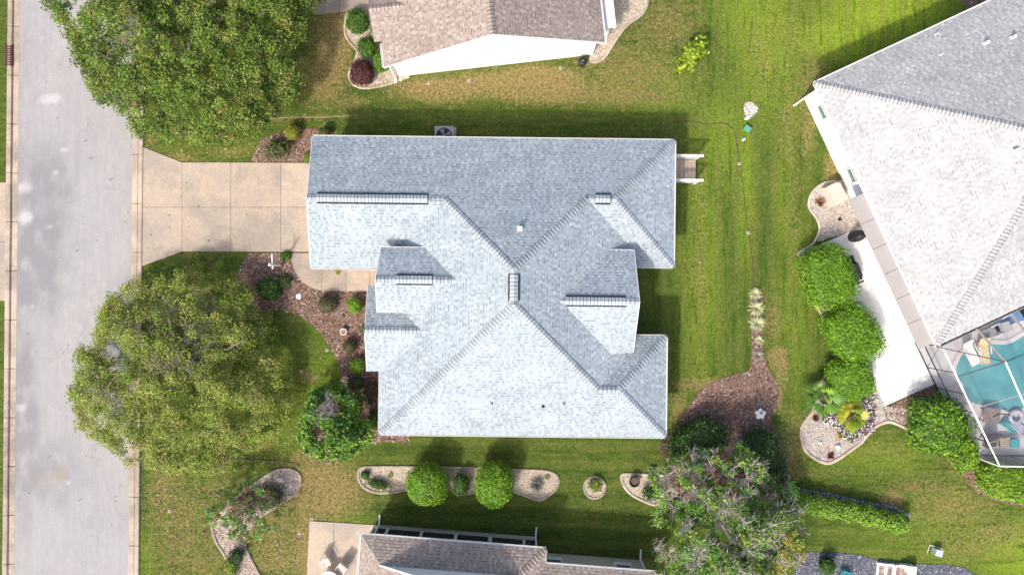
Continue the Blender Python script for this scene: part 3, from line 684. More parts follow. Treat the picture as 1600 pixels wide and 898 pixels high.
wall.add([(-6.9, 2.2, 4.02), (-6.9, -1.46, 4.02), (-6.9, .37, 4.9)], [(0, 1, 2)])
wall.add([(-11.4, 8.35, 2.6), (-11.4, 1.38, 2.6), (-11.4, 4.87, 4.45)], [(0, 1, 2)])
wall.add([(-8.05, -.45, 2.6), (-8.05, -4.62, 2.6), (-8.05, -2.5, 3.8)], [(0, 1, 2)])
wall.build('wall', beige_m, MH)
# entry columns
for yy in (-1.05, 1.75): MB().box((-7.1, yy, 2.0), (.28, .28, 4.0)).build('column', white_m, MH)
MB().box((-5.53, .45, 1.1), (.06, 1.0, 2.1)).build('door', plain('door_paint', (.12, .05, .04)), MH)
gd = MB(); gd.box((-11.48, 5.3, 1.1), (.08, 4.9, 2.15))
for k in range(4): gd.box((-11.53, 5.3, .30+k*.53), (.03, 4.7, .46))
gd.build('garage_door', white_m, MH)
for (x, y, a) in ((9.08, 3.2, 0), (8.72, -5.7, 0), (-7.31, -6.4, math.pi), (-8.05, -2.4, math.pi)): window(x, y, 1.45, 1.6, 1.3, a, MH)
for x in (-8.5, -4.5, -1, 3): window(x, 8.35, 1.5, 1.2, 1.2, math.pi/2, MH)
for x in (-5, -1.5, 2.5, 6.2): window(x, -8.30, 1.45, 1.5, 1.3, -math.pi/2, MH)
window(6.25, -.7, 1.3, 3.6, 2.1, 0, MH, mull=3)
deck = MB(); RO = empty('roof', (0, 0, 0)); RO.parent = MH
mainroof = [  # polygon, up-slope direction, point on eave, eave z
    ([(-11.77, 8.7), (9.43, 8.7), (5.73, 5.0), (4.16, 5.0), (.10, .94), (-3.83, 4.87), (-11.48, 4.87)], (0, -1), (0, 8.7), E_),
    ([(-11.48, 4.87), (-3.83, 4.87), (-7.66, 1.03), (-11.77, 1.03)], (0, 1), (0, 1.03), E_),
    ([(.10, .94), (-3.83, 4.87), (-7.66, 1.03), (-7.66, -8.65), (.10, -.89)], (1, 0), (-7.66, 0), E_),
    ([(-7.66, -8.65), (9.07, -8.65), (6.12, -5.7), (4.91, -5.7), (.10, -.89)], (0, 1), (0, -8.65), E_),
    ([(.10, .94), (4.16, 5.0), (6.6, 2.56), (6.6, -4.01), (4.91, -5.7), (.10, -.89)], (-1, 0), (.10, 0), 6.58),
    ([(4.16, 5.0), (5.73, 5.0), (9.43, 1.3), (6.6, 1.3), (6.6, 2.56)], (0, 1), (0, 1.3), E_),
    ([(4.91, -5.7), (6.12, -5.7), (9.07, -2.75), (6.6, -2.75), (6.6, -4.01)], (0, -1), (0, -2.75), E_),
    ([(9.43, 8.7), (9.43, 1.3), (5.73, 5.0)], (-1, 0), (9.43, 0), E_),
    ([(9.07, -8.65), (9.07, -2.75), (6.12, -5.7)], (-1, 0), (9.07, 0), E_),
    # raised east gable, raised entry gable, small bay gable
    ([(2.4, -.7), (6.98, -.7), (6.90, 2.2), (2.4, 2.2)], (0, -1), (0, 2.2), 3.85),
    ([(2.4, -.7), (6.98, -.7), (6.90, -3.6), (2.4, -3.6)], (0, 1), (0, -3.6), 3.85),
    ([(-7.52, .37), (-2.9, .37), (-2.9, 2.2), (-7.42, 2.2)], (0, -1), (0, 2.2), 4.05),
    ([(-7.52, .37), (-2.9, .37), (-2.9, -1.46), (-7.60, -1.46)], (0, 1), (0, -1.46), 4.05),
    ([(-8.30, -2.5), (-5.1, -2.5), (-5.1, 0.0), (-8.42, 0.0)], (0, -1), (0, 0.0), E_),
    ([(-8.30, -2.5), (-5.1, -2.5), (-5.1, -5.0), (-8.42, -5.0)], (0, 1), (0, -5.0), E_)]
for poly, d, p0, z0 in mainroof:
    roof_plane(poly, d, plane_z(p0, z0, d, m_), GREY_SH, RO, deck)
# trim cut: hide buried halves under soffit boards
for poly in ([(-11.77, 8.68), (9.41, 8.68), (9.41, 1.32), (6.3, 1.32), (6.3, -2.77), (9.05, -2.77), (9.05, -8.63), (-7.64, -8.63), (-7.64, 1.05), (-11.77, 1.05)], [(-8.36, -.02), (-7.0, -.02), (-7.0, -4.98), (-8.36, -4.98)]):
    deck.prism(poly, 2.603, 2.655)
deck.build('roof_deck', roofdeck_m, RO)
for p0, p1, dr in [((-7.66, -8.65, E_), (.10, -.89, 6.58), .35), ((9.07, -8.65, E_), (6.12, -5.7, 4.175), .35), ((4.91, -5.7, 4.175), (.10, -.89, 6.58), .35), ((9.07, -2.75, E_), (6.12, -5.7, 4.175), .35),
                   ((4.91, -5.7, 4.175), (6.12, -5.7, 4.175), .5), ((-3.83, 4.87, 4.615), (.10, .94, 6.58), .35), ((4.16, 5.0, 4.55), (.10, .94, 6.58), .35), ((9.43, 8.7, E_), (5.73, 5.0, 4.55), .35), ((9.43, 1.3, E_), (5.73, 5.0, 4.55), .35),
                   ((-11.47, 4.87, 4.615), (-11.0, 4.87, 4.615), .5), ((-4.6, 4.87, 4.615), (-3.83, 4.87, 4.615), .5), ((4.16, 5.0, 4.55), (4.55, 5.0, 4.55), .5), ((5.5, 5.0, 4.55), (5.73, 5.0, 4.55), .5),
                   ((2.5, -.7, 5.30), (2.85, -.7, 5.30), .5), ((6.2, -.7, 5.30), (6.96, -.7, 5.30), .5), ((-7.5, .37, 4.965), (-6.45, .37, 4.965), .5), ((-4.4, .37, 4.965), (-3.15, .37, 4.965), .5), ((-8.36, -2.5, 3.95), (-5.2, -2.5, 3.95), .5),
                   ((.10, -.89, 6.58), (.10, -.75, 6.58), .5), ((.10, .70, 6.58), (.10, .94, 6.58), .5)]:
    caps(p0, p1, dr, GREY_SH, RO)
for p0, p1 in [((-10.95, 4.87, 4.615), (-4.75, 4.87, 4.615)), ((4.6, 5.0, 4.55), (5.45, 5.0, 4.55)), ((2.95, -.7, 5.30), (6.25, -.7, 5.30)), ((-6.4, .37, 4.965), (-4.4, .37, 4.965)), ((.10, -.7, 6.58), (.10, .70, 6.58))]:
    ridge_vent(p0, p1, GREY_SH, RO)
for p, q, o in [((-11.77, 8.7), (9.43, 8.7), (0, 1)), ((9.43, 8.7), (9.43, 1.3), (1, 0)), ((9.43, 1.3), (7.3, 1.3), (0, -1)), ((9.07, -8.65), (9.07, -2.75), (1, 0)), ((-7.66, -8.65), (9.07, -8.65), (0, -1)),
                ((-11.77, 1.03), (-7.6, 1.03), (0, -1)), ((-7.66, -8.65), (-7.66, -5.0), (-1, 0)), ((9.07, -2.75), (7.0, -2.75), (0, 1))]:
    gutter(p, q, o, E_, MH, w=.09)
def rake(p, q, parent, mat=None, w=.05, h=.16):
    p = Vector(p); q = Vector(q); b = MB(); d = (q-p); s = Vector((-d.y, d.x, 0)).normalized()*w/2; dn = Vector((0, 0, -h)); U = Vector((0, 0, .012))
    b.add([p-s+U, p+s+U, q+s+U, q-s+U, p-s+dn, p+s+dn, q+s+dn, q-s+dn], [(3, 2, 1, 0), (4, 5, 6, 7), (0, 1, 5, 4), (1, 2, 6, 5), (2, 3, 7, 6), (3, 0, 4, 7)])
    return b.build('rake_board', mat or white_m, parent)
for a, b_ in [((-11.8, 8.7, 2.7), (-11.5, 4.88, 4.61)), ((-11.8, 1.03, 2.7), (-11.5, 4.86, 4.61)), ((6.93, 2.2, 3.85), (7.0, -.69, 5.3)), ((6.93, -3.6, 3.85), (7.0, -.71, 5.3)), ((-7.45, 2.2, 4.05), (-7.55, .38, 4.965)), ((-7.63, -1.46, 4.05), (-7.55, .36, 4.965)),
              ((-8.45, 0, 2.7), (-8.33, -2.49, 3.95)), ((-8.45, -5.0, 2.7), (-8.33, -2.51, 3.95))]: rake(a, b_, MH, w=.04)
rake((-7.42, 2.22, 4.05), (-3.5, 2.22, 4.05), MH, w=.03); rake((-7.6, -1.48, 4.05), (-3.9, -1.48, 4.05), MH, w=.03)
rake((2.9, 2.22, 3.85), (6.9, 2.22, 3.85), MH, w=.03); rake((2.9, -3.62, 3.85), (6.9, -3.62, 3.85), MH, w=.03)
# small roof penetrations
def rz_(x, y, side):
    return {'W': 2.7+.5*(x+7.66), 'N': 2.7+.5*(8.7-y), 'S': 2.7+.5*(y+8.65)}[side]
def loc_main(px, py, z): v = G(px, py, z); a = R(.65); return (v.x*math.cos(a)-v.y*math.sin(a), v.x*math.sin(a)+v.y*math.cos(a))
x, y = loc_main(681, 358, 4.7); pipe_vent(x, y, 2.7+.5*min(y-1.03, x+7.66), RO, .06, .45, .14)
x, y = loc_main(812, 358, 5.4); pipe_vent(x, y, rz_(x, y, 'N'), RO, .07, .20, 0, square=True)
for px, py in ((768, 632), (881, 632)):
    x, y = loc_main(px, py, 4.0); pipe_vent(x, y, rz_(x, y, 'S'), RO, .04, .22, 0, greym)
x, y = loc_main(849, 636, 4.0); pipe_vent(x, y, rz_(x, y, 'S'), RO, .05, .12, 0, black_m)

# ---- neighbour house at the top, white gable
NH = empty('house', (-1.03, 13.62, 0), R(6.4), label='single storey house with pinkish tan shingle roof and tall white gable wall at the top', cat='house')
b = MB(); b.prism([(-6.12, .22), (6.12, .22), (6.12, 15), (-6.12, 15)], 0, 2.62); b.add([(-6.12, .22, 2.62), (6.12, .22, 2.62), (0, .22, 5.70)], [(0, 1, 2)]); b.build('wall', stucco_m, NH)
RO = empty('roof', (0, 0, 0)); RO.parent = NH; deck = MB()
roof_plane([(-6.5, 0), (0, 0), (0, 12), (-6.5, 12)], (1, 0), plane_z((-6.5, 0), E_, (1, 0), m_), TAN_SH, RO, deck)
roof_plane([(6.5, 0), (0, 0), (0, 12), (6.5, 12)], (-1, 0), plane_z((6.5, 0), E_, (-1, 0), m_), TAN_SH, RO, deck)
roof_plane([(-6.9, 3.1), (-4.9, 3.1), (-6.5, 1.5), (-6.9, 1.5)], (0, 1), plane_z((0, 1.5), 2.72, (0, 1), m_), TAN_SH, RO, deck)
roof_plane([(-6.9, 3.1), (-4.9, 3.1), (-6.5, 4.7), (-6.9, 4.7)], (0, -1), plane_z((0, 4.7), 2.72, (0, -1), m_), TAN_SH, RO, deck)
deck.prism([(-6.5, .26), (6.5, .26), (6.5, 12), (-6.5, 12)], 2.622, 2.66)
deck.build('roof_deck', tanroof_m, RO)
caps((0, 0, 5.95), (0, 12, 5.95), .5, TAN_SH, RO); caps((-6.9, 3.1, 3.52), (-4.9, 3.1, 3.52), .5, TAN_SH, RO)
rake((-6.5, -.03, 2.7), (-.01, -.03, 5.95), NH); rake((6.5, -.03, 2.7), (.01, -.03, 5.95), NH)
gutter((-6.5, 0), (-6.5, 1.4), (-1, 0), E_, NH); gutter((6.5, 0), (6.5, 12), (1, 0), E_, NH)
downspout(-6.22, .1, 2.6, (-.3, -1), NH, .3)
window(-6.12, 3.0, 1.4, 1.6, 1.3, math.pi, NH); window(6.12, 4, 1.4, 1.6, 1.3, 0, NH)
MB().box((6.6, 2.6, 1.1), (1.0, 3.0, 2.2)).box((6.7, 2.6, 2.25), (1.3, 3.3, .1)).build('porch_box', white_m, NH)
t = empty('waste_bin', G(909, 100, 0), label='round black bin on the lawn at the corner of the white gable wall', cat='bin')
MB().lathe([(.15, .0), (.20, .05), (.25, .42), (.28, .45), (.28, .50)], n=18).build('body', black_m, t, True); MB().lathe([(.27, 0), (.25, .04), (.10, .09), (.05, .10)], (0, 0, .5), 18).build('lid', black_m, t, True); MB().box((0, 0, .62), (.14, .04, .04)).build('handle', greym, t)

# ---- neighbour house on the right, turned 25 degrees
a25 = R(25.0); u = Vector((math.cos(a25), math.sin(a25))); v = Vector((u.y, -u.x))
EH = empty('house', (17.72, 11.95, 0), a25, label='house with big pale grey hip roof at the upper right beside the pool', cat='house')
Wd = 16.96    # local: x along u, -y along v
b = MB(); b.prism([(.42, -.42), (22, -.42), (22, -Wd+.5), (.42, -Wd+.5)], 0, 2.60); b.build('wall', stucco_m, EH)
RO = empty('roof', (0, 0, 0)); RO.parent = EH; deck = MB(); hw = Wd/2
roof_plane([(0, 0), (22, 0), (22, -hw), (hw, -hw)], (0, -1), plane_z((0, 0), E_, (0, -1), m_), PALE_SH, RO, deck)
roof_plane([(0, 0), (hw, -hw), (0, -Wd)], (1, 0), plane_z((0, 0), E_, (1, 0), m_), PALE_SH, RO, deck)
roof_plane([(0, -Wd), (hw, -hw), (22, -hw), (22, -Wd)], (0, 1), plane_z((0, -Wd), E_, (0, 1), m_), PALE_SH, RO, deck)
deck.prism([(.02, -.02), (22, -.02), (22, -Wd+.02), (.02, -Wd+.02)], 2.603, 2.655); deck.build('roof_deck', roofdeck_m, RO)
caps((0, 0, E_), (hw, -hw, E_+m_*hw), .35, PALE_SH, RO); caps((0, -Wd, E_), (hw, -hw, E_+m_*hw), .35, PALE_SH, RO); caps((hw, -hw, E_+m_*hw), (22, -hw, E_+m_*hw), .5, PALE_SH, RO)
gutter((0, 0), (22, 0), (0, 1), E_, EH); gutter((0, -Wd), (0, 0), (-1, 0), E_, EH, w=.09); gutter((0, -Wd), (22, -Wd), (0, -1), E_, EH, darkframe_m)
def loc_east(px, py, z):
    w_ = G(px, py, z)-Vector((17.72, 11.95, 0)); return (w_.x*u.x+w_.y*u.y, -w_.x*u.y+w_.y*u.x)
for px, py in ((1551, 62), (1590, 55), (1487, 39), (1484, 78)):
    x, y = loc_east(px, py, 4.4); pipe_vent(x, y, 2.7-.5*y, RO, .06 if py < 70 and px > 1500 else .03, .28, .11 if px > 1500 else 0)
x, y = loc_east(1597, 234, 6.5); pipe_vent(x, y, 2.7+.5*min(x, -y), RO, .08, .25, 0, square=True)
for px, py in ((1274, 180), (1325, 277)):
    w_ = G(px, py, 1.5); x, y = loc_east(px, py, 1.5); window(.42, y, 1.55, .95, 1.15, math.pi, EH, gm=green_glass_m, mull=0)
downspout(.36, -.36, 2.6, (-1, -.2), EH, .8)
x, y = loc_east(1335, 300, 1.3); b = MB(); b.box((.36, y-.05, 1.35), (.08, .7, .9)); b.build('shutter', plain('blue_shutter', (.42, .52, .65)), EH)
# flat insulated porch roof panels along the west eave
x0, y0 = loc_east(1347, 303, 2.7); x1, y1 = loc_east(1464, 535, 2.7); n = 6
for k in range(n):
    ya, yb = y0+(y1-y0)*k/n, y0+(y1-y0)*(k+1)/n
    MB().box((-.42, (ya+yb)/2, 2.50), (1.05, abs(yb-ya)-.03, .07), ry=R(-2)).build('porch_roof_panel', greige_m, EH)
MB().box((-.42, (y0+y1)/2, 2.44), (1.02, abs(y1-y0), .03)).build('porch_beam', white_m, EH)

# ---- neighbour house at the bottom
a4 = R(-4.4)
SH = empty('house', (-8.82, -14.46, 0), a4, label='single storey house with pinkish tan shingle roof and dark lanai windows at the bottom', cat='house')
def loc_south(px, py, z):
    w_ = G(px, py, z)-Vector((-8.82, -14.46, 0)); return (w_.x*math.cos(a4)+w_.y*math.sin(a4), -w_.x*math.sin(a4)+w_.y*math.cos(a4))
b = MB(); b.prism([(.42, -.42), (10.42, -.42), (10.42, -12), (.42, -12)], 0, 2.60); b.add([(1.5, -1.47, 3.40), (9.35, -1.47, 3.40), (5.4, -1.47, 5.3)], [(0, 1, 2)]); b.build('wall', white_m, SH)
b = MB(); b.prism([(10.43, -1.25), (17.0, -1.25), (17.0, -12), (10.43, -12)], 0, 2.59); b.build('wall', beige_m, SH)
RO = empty('roof', (0, 0, 0)); RO.parent = SH; deck = MB(); rx = 5.42
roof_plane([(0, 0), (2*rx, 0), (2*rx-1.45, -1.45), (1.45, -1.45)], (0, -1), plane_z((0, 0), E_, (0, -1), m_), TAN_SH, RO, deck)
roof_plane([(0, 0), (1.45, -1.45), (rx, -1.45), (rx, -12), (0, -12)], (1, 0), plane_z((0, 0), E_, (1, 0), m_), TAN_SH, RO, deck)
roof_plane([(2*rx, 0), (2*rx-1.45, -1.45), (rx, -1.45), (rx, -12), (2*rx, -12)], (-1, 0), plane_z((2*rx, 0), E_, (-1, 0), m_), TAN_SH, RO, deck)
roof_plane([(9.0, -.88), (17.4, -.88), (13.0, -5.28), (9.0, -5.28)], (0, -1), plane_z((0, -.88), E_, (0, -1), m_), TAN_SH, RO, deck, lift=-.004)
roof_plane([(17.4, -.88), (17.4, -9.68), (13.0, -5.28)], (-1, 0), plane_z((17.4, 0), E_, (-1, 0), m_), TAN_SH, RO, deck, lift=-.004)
deck.prism([(.02, -.02), (10.82, -.02), (10.82, -12), (.02, -12)], 2.603, 2.652); deck.prism([(10.83, -.90), (17.38, -.90), (17.38, -9.6), (10.83, -9.6)], 2.604, 2.65); deck.build('roof_deck', tanroof_m, RO)
rake((1.30, -1.42, 3.38), (rx, -1.42, 5.43), SH, w=.09); rake((2*rx-1.3, -1.42, 3.38), (rx, -1.42, 5.43), SH, w=.09)
MB().box((rx, -1.44, 3.46), (7.6, .05, .14)).build('flashing', white_m, SH)
caps((2*rx, 0, E_), (2*rx-1.45, -1.45, E_+.725), .35, TAN_SH, RO); caps((17.4, -.88, E_), (13.0, -5.28, 4.9), .35, TAN_SH, RO)
gutter((0, 0), (2*rx, 0), (0, 1), E_, SH); gutter((0, -12), (0, 0), (-1, 0), E_, SH); gutter((2*rx+.1, -.88), (17.4, -.88), (0, 1), E_, SH); gutter((2*rx+.0, 0), (2*rx+.0, -.88), (1, 0), E_, SH, w=.06)
for px, w_ in ((590, .55), (629, 1.75), (683.5, 1.75), (738, 1.75), (793, 1.75)):
    x, y = loc_south(px+1, 829, 1.3); window(x, -.42, 1.42, w_+.13, 1.75, math.pi/2, SH, darkframe_m, mull=1 if w_ > 1 else 0, sill=False)
    MB().box((x-w_/2-.14, -.35, 1.3), (.12, .12, 2.55)).build('post', white_m, SH)
x, y = loc_south(829, 843, 1.3); window(x+.1, -.42, 1.42, .75, 1.75, math.pi/2, SH, darkframe_m, mull=0, sill=False)
MB().box((5.4, -.36, .22), (10.0, .14, .36)).build('knee_wall', beige_m, SH)
for px, py in ((866, 874), (975, 881.5)):
    x, y = loc_south(px, py, 1.5); window(x, -1.25, 1.5, .98, .95, math.pi/2, SH, mull=0)
downspout(.55, -.32, 2.6, (0, 1), SH, .65); downspout(10.35, -.32, 2.6, (0, 1), SH, .65); downspout(16.95, -1.15, 2.6, (0, 1), SH, .6)
b = MB(); b.box((-.06, -3.6, 1.4), (.5, .5, .05)); b.build('wall_shelf', white_m, SH)
MB().box((.2, -2.6, 1.2), (.10, .9, 1.3)).build('window', darkframe_m, SH)
# pale roof corner at the bottom beside the twiggy tree
t = empty('porch_roof', G(1215, 915, 2.5), R(-4), label='pale bluish white flat porch roof edge at the bottom under the twiggy tree', cat='porch roof')
for k in range(4): MB().box((-1.9+k*.98, -.15, 0), (.95, 1.5, .08)).build('panel', plain('pale_panel', (.62, .68, .74)) if k == 0 else MATS['pale_panel'], t)
for k in range(2): MB().box((-1.8+k*2.9, .2, -1.25), (.09, .09, 2.42)).build('post', white_m, t)

# ---------------------------------------------------------------- back steps
t = empty('wooden_steps', (9.10, 7.1, 0), R(-.65), label='small wooden landing with white railings behind the grey roofed house', cat='deck')
for k in range(9): MB().box((.15+k*.245, .12, .52), (.225, 1.36, .04)).build('board', boards_m, t)
b = MB(); b.box((1.1, .12, .44), (2.2, 1.3, .10)); 
for x in (.1, 2.1):
    for y in (-.5, .75): b.box((x, y, .22), (.1, .1, .42))
b.build('support', boards_m, t)
for yy in (-.62, .86):
    f = MB(); f.box((1.2, yy, 1.50), (2.5, .15, .05)); f.box((1.15, yy, .64), (2.25, .05, .06))
    for x in (.06, 2.24): f.box((x, yy, .75), (.10, .10, 1.5))
    r = f.build('railing', white_m, t)
    for k in range(14): MB().box((.22+k*.145, yy, 1.02), (.045, .045, .74)).build('baluster', white_m, r)

# ---------------------------------------------------------------- air conditioners
def ac(px, py, z, rz, size, bodym, label, fan=True):
    g = G(px, py, z); t = empty('air_conditioner', (g.x, g.y, 0), rz, label=label, cat='air conditioner'); s = size
    MB().box((0, 0, .03), (s[0]+.25, s[1]+.25, .06)).build('pad', kerb_m, t)
    b = MB(); b.box((0, 0, z/2+.03), (s[0], s[1], z-.06)); b.box((0, 0, z-.01), (s[0]*1.05, s[1]*1.05, .05)); 
    for k in range(7): 
        zz = .14+k*(z-.25)/7
        b.box((0, 0, zz), (s[0]+.02, s[1]+.02, .03))
    b.build('housing', bodym, t)
    if fan:
        r = min(s)*.44
        MB().lathe([(r, 0), (r, .02), (.001, .02)], (0, 0, z+.012), 24).build('fan_well', black_m, t)
        f = MB()
        for k in range(4):
            a = k*math.pi/2; f.add([(0, 0, z+.045), (r*.9*math.cos(a), r*.9*math.sin(a), z+.04), (r*.9*math.cos(a+.7), r*.9*math.sin(a+.7), z+.06)], [(0, 1, 2)])
        f.lathe([(.09, .03), (.09, .07), (.05, .08)], (0, 0, z), 12); f.build('fan', greym, t)
        gm = MB()
        for k in range(16): a = k*math.pi/8; gm.tube((r*.3*math.cos(a), r*.3*math.sin(a), z+.08), (r*math.cos(a), r*math.sin(a), z+.06), .006, n=4)
        gm.build('grille', greym, t)
    return t
ac(694, 212, .85, 0, (1.1, 1.1), plain('grey_green_paint', (.42, .46, .46)), 'grey air conditioner with dark fan half under the north eave')
g = G(1309, 302, .9); t = empty('pool_heater', (g.x, g.y, 0), a25, 'cream box shaped pool heater on the gravel beside the white wall', 'pool heater'); cream = plain('cream_paint', (.60, .56, .47), (.55, .51, .43))
b = MB(); b.box((0, 0, .42), (.80, 1.25, .80), taper=.97); b.build('housing', cream, t); b = MB(); b.box((-.06, 0, .86), (.62, 1.28, .08)); b.build('lid', cream, t); MB().box((.34, 0, .84), (.16, 1.1, .10)).build('control_panel', plain('pale_cream', (.68, .66, .58)), t); MB().box((0, 0, .015), (1.0, 1.45, .03)).build('pad', kerb_m, t)

# ---------------------------------------------------------------- foliage
def leaf_quads(P, Nrm, size, asp, pal, rg, cl=None, jitter=.22):
    """rhombus leaves at P (n,3) with normals Nrm"""
    n = len(P); Nrm = Nrm/np.linalg.norm(Nrm, axis=1, keepdims=True)
    r = rg.normal(size=(n, 3)); a = np.cross(Nrm, r); a /= np.linalg.norm(a, axis=1, keepdims=True)+1e-9; b = np.cross(Nrm, a)
    s = rg.uniform(size[0], size[1], n)[:, None]
    V = np.stack([P-a*s*.5, P+b*s*asp*.5+Nrm*s*.06, P+a*s*.5, P-b*s*asp*.5+Nrm*s*.06], 1)
    pal = np.array(pal); idx = rg.integers(0, len(pal), n) if cl is None else cl
    C = pal[idx]*np.exp(rg.normal(0, jitter, (n, 1)))
    return V, C
def sup(t, p, a, b, c, e):
    """point on a superellipsoid"""
    sg = lambda x: np.sign(x)*np.abs(x)**e
    return np.stack([a*sg(np.cos(p))*sg(np.cos(t)), b*sg(np.cos(p))*sg(np.sin(t)), c*sg(np.sin(p))], -1)
def shrub(name, label, cat, px, py, rx, ry, h, pal, rz=0, e=.8, leaf=(.07, .12), dens=150, lump=.06, group=None, zf=.55, rough=.10, up=.5, seed=None, z0=0, asp=.6, stem=True, loc=None, tilt=0):
    """clipped or natural shrub: px,py = centre of its crown in the photo, rx, ry in metres"""
    seed = seed or int(px*7+py); rg = np.random.default_rng(seed); g = G(px, py, h*zf)
    t = empty(name, (g.x, g.y, z0), rz, label, cat, group); cz = h*.5
    leaf = (leaf[0]*1.45, leaf[1]*1.4); dens = dens*.55; rough = rough*1.15
    n = int(dens*(rx*ry*3.14+2*math.pi*math.sqrt((rx*rx+ry*ry)/2)*h*.5)*1.6)
    D0 = rg.normal(size=(n, 3)); D0[:, 2] = np.where(D0[:, 2] < -1.0, -D0[:, 2], D0[:, 2]); D0 *= np.array([rx, ry, h*.5]); A0 = np.array([rx, ry, h*.5])
    q_ = 2/e; f_ = (np.abs(D0/A0)**q_).sum(1)**(-1/q_); P = D0*f_[:, None]; Nn = np.sign(P)*np.abs(P/A0)**(q_-1)/A0
    L = np.array([1+lump*2.2*noise.noise((p[0]*1.6/max(rx, .4)+seed, p[1]*1.6/max(rx, .4), p[2]*1.6))+lump*1.2*noise.noise((p[0]*4+seed, p[1]*4, p[2]*4)) for p in P])[:, None]
    dep = 1-np.abs(rg.normal(0, rough, n))[:, None]
    P = P*L*dep; P[:, 2] += cz; P[:, 2] = np.maximum(P[:, 2], .03)
    Nn = Nn/np.linalg.norm(Nn, axis=1, keepdims=True)+rg.normal(0, .45, (n, 3))+np.array([0, 0, up])
    V, C = leaf_quads(P, Nn, leaf, asp, pal, rg)
    quads_mesh('foliage', V, C, leaf_m, t)
    # inner leaf mass so nothing shows through
    k = .84 if rough < .2 else .6; U, Ps = np.meshgrid(np.linspace(0, 2*math.pi, 21)[:-1], np.linspace(-1.2, 1.5, 8))
    Q = sup(U, Ps, rx*k, ry*k, h*.5*k, e).reshape(-1, 3); b = MB(); b.col = tuple(np.array(pal).mean(0)*.8)
    vs = [(q[0]*(1+lump*2.2*noise.noise((q[0]*1.6/max(rx, .4)/k+seed, q[1]*1.6/max(rx, .4)/k, q[2]*1.6/k))), q[1]*(1+lump*2.2*noise.noise((q[0]*1.6/max(rx, .4)/k+seed, q[1]*1.6/max(rx, .4)/k, q[2]*1.6/k))), max(q[2]+cz, .02)) for q in Q]
    fs = [(r*20+i, r*20+(i+1) % 20, (r+1)*20+(i+1) % 20, (r+1)*20+i) for r in range(7) for i in range(20)]+[tuple(7*20+i for i in range(20))]
    b.add(vs, fs).build('inner_foliage', leaf_m, t, True)
    if stem: MB().tube((0, 0, 0), (0, 0, h*.5), .05 if h > .8 else .03, .03, 6).build('stem', bark_m, t)
    return t
BRIGHT = [(.13, .28, .015), (.19, .36, .02), (.26, .43, .03), (.08, .18, .012), (.15, .31, .02)]
MIDG = [(.06, .15, .015), (.09, .20, .02), (.13, .25, .03), (.04, .10, .012)]
DARKG = [(.035, .085, .018), (.05, .11, .02), (.075, .15, .03), (.025, .06, .015)]
OLIVE = [(.14, .17, .03), (.10, .13, .03), (.18, .19, .05), (.07, .09, .025)]
YG = [(.26, .32, .02), (.34, .36, .03), (.18, .25, .02), (.40, .42, .06)]
BROWN = [(.12, .10, .05), (.09, .10, .04), (.16, .12, .07), (.07, .07, .03), (.11, .12, .05)]
BURG = [(.09, .025, .03), (.13, .04, .04), (.06, .02, .025), (.16, .07, .06)]

# big topiaries and clipped hedges
shrub('topiary_bush', 'left of the two big round bright green topiary balls on the gravel bed', 'topiary', 668, 757, 1.32, 1.34, 2.3, BRIGHT, e=.9, dens=420, leaf=(.05, .09), group='round topiary balls')
shrub('topiary_bush', 'right of the two big round bright green topiary balls, nearer the grey spiky plant', 'topiary', 772, 757, 1.23, 1.36, 2.3, BRIGHT, e=.82, dens=420, leaf=(.05, .09), group='round topiary balls')
shrub('clipped_hedge', 'topmost big rounded clipped hedge on the white patio beside the black grill', 'hedge', 1293, 432, 1.52, 1.95, 2.0, BRIGHT, rz=R(20), e=.48, dens=400, leaf=(.06, .10), group='clipped hedges by the white patio')
shrub('clipped_hedge', 'middle big rounded clipped hedge beside the white patio', 'hedge', 1332, 521, 1.52, 1.90, 2.0, BRIGHT, rz=R(28), e=.52, dens=400, leaf=(.06, .10), group='clipped hedges by the white patio')
shrub('clipped_hedge', 'lowest rounded clipped hedge beside the white patio, above the palms', 'hedge', 1329, 591, 1.42, 1.35, 1.8, BRIGHT, rz=R(15), e=.6, dens=400, leaf=(.06, .10), group='clipped hedges by the white patio')
shrub('leafy_shrub', 'large loose bright green shrub at the corner of the pool cage', 'shrub', 1468, 663, 1.85, 1.8, 2.2, BRIGHT+MIDG, e=.9, dens=260, leaf=(.08, .17), lump=.13, rough=.16, rz=R(-20))
shrub('leafy_shrub', 'bright shrub between the pool cage and the lawn, below the large loose shrub', 'shrub', 1508, 708, .85, 1.15, 1.5, YG[:1]+BRIGHT, e=.9, dens=260, leaf=(.08, .15), lump=.12, rough=.15)
shrub('clipped_hedge', 'yellow green hedge running along the foot of the pool cage at the right edge', 'hedge', 1588, 754, 2.4, 1.2, 1.3, YG[:1]+BRIGHT, e=.6, dens=300, leaf=(.07, .13), lump=.06, rough=.12, rz=R(-14))
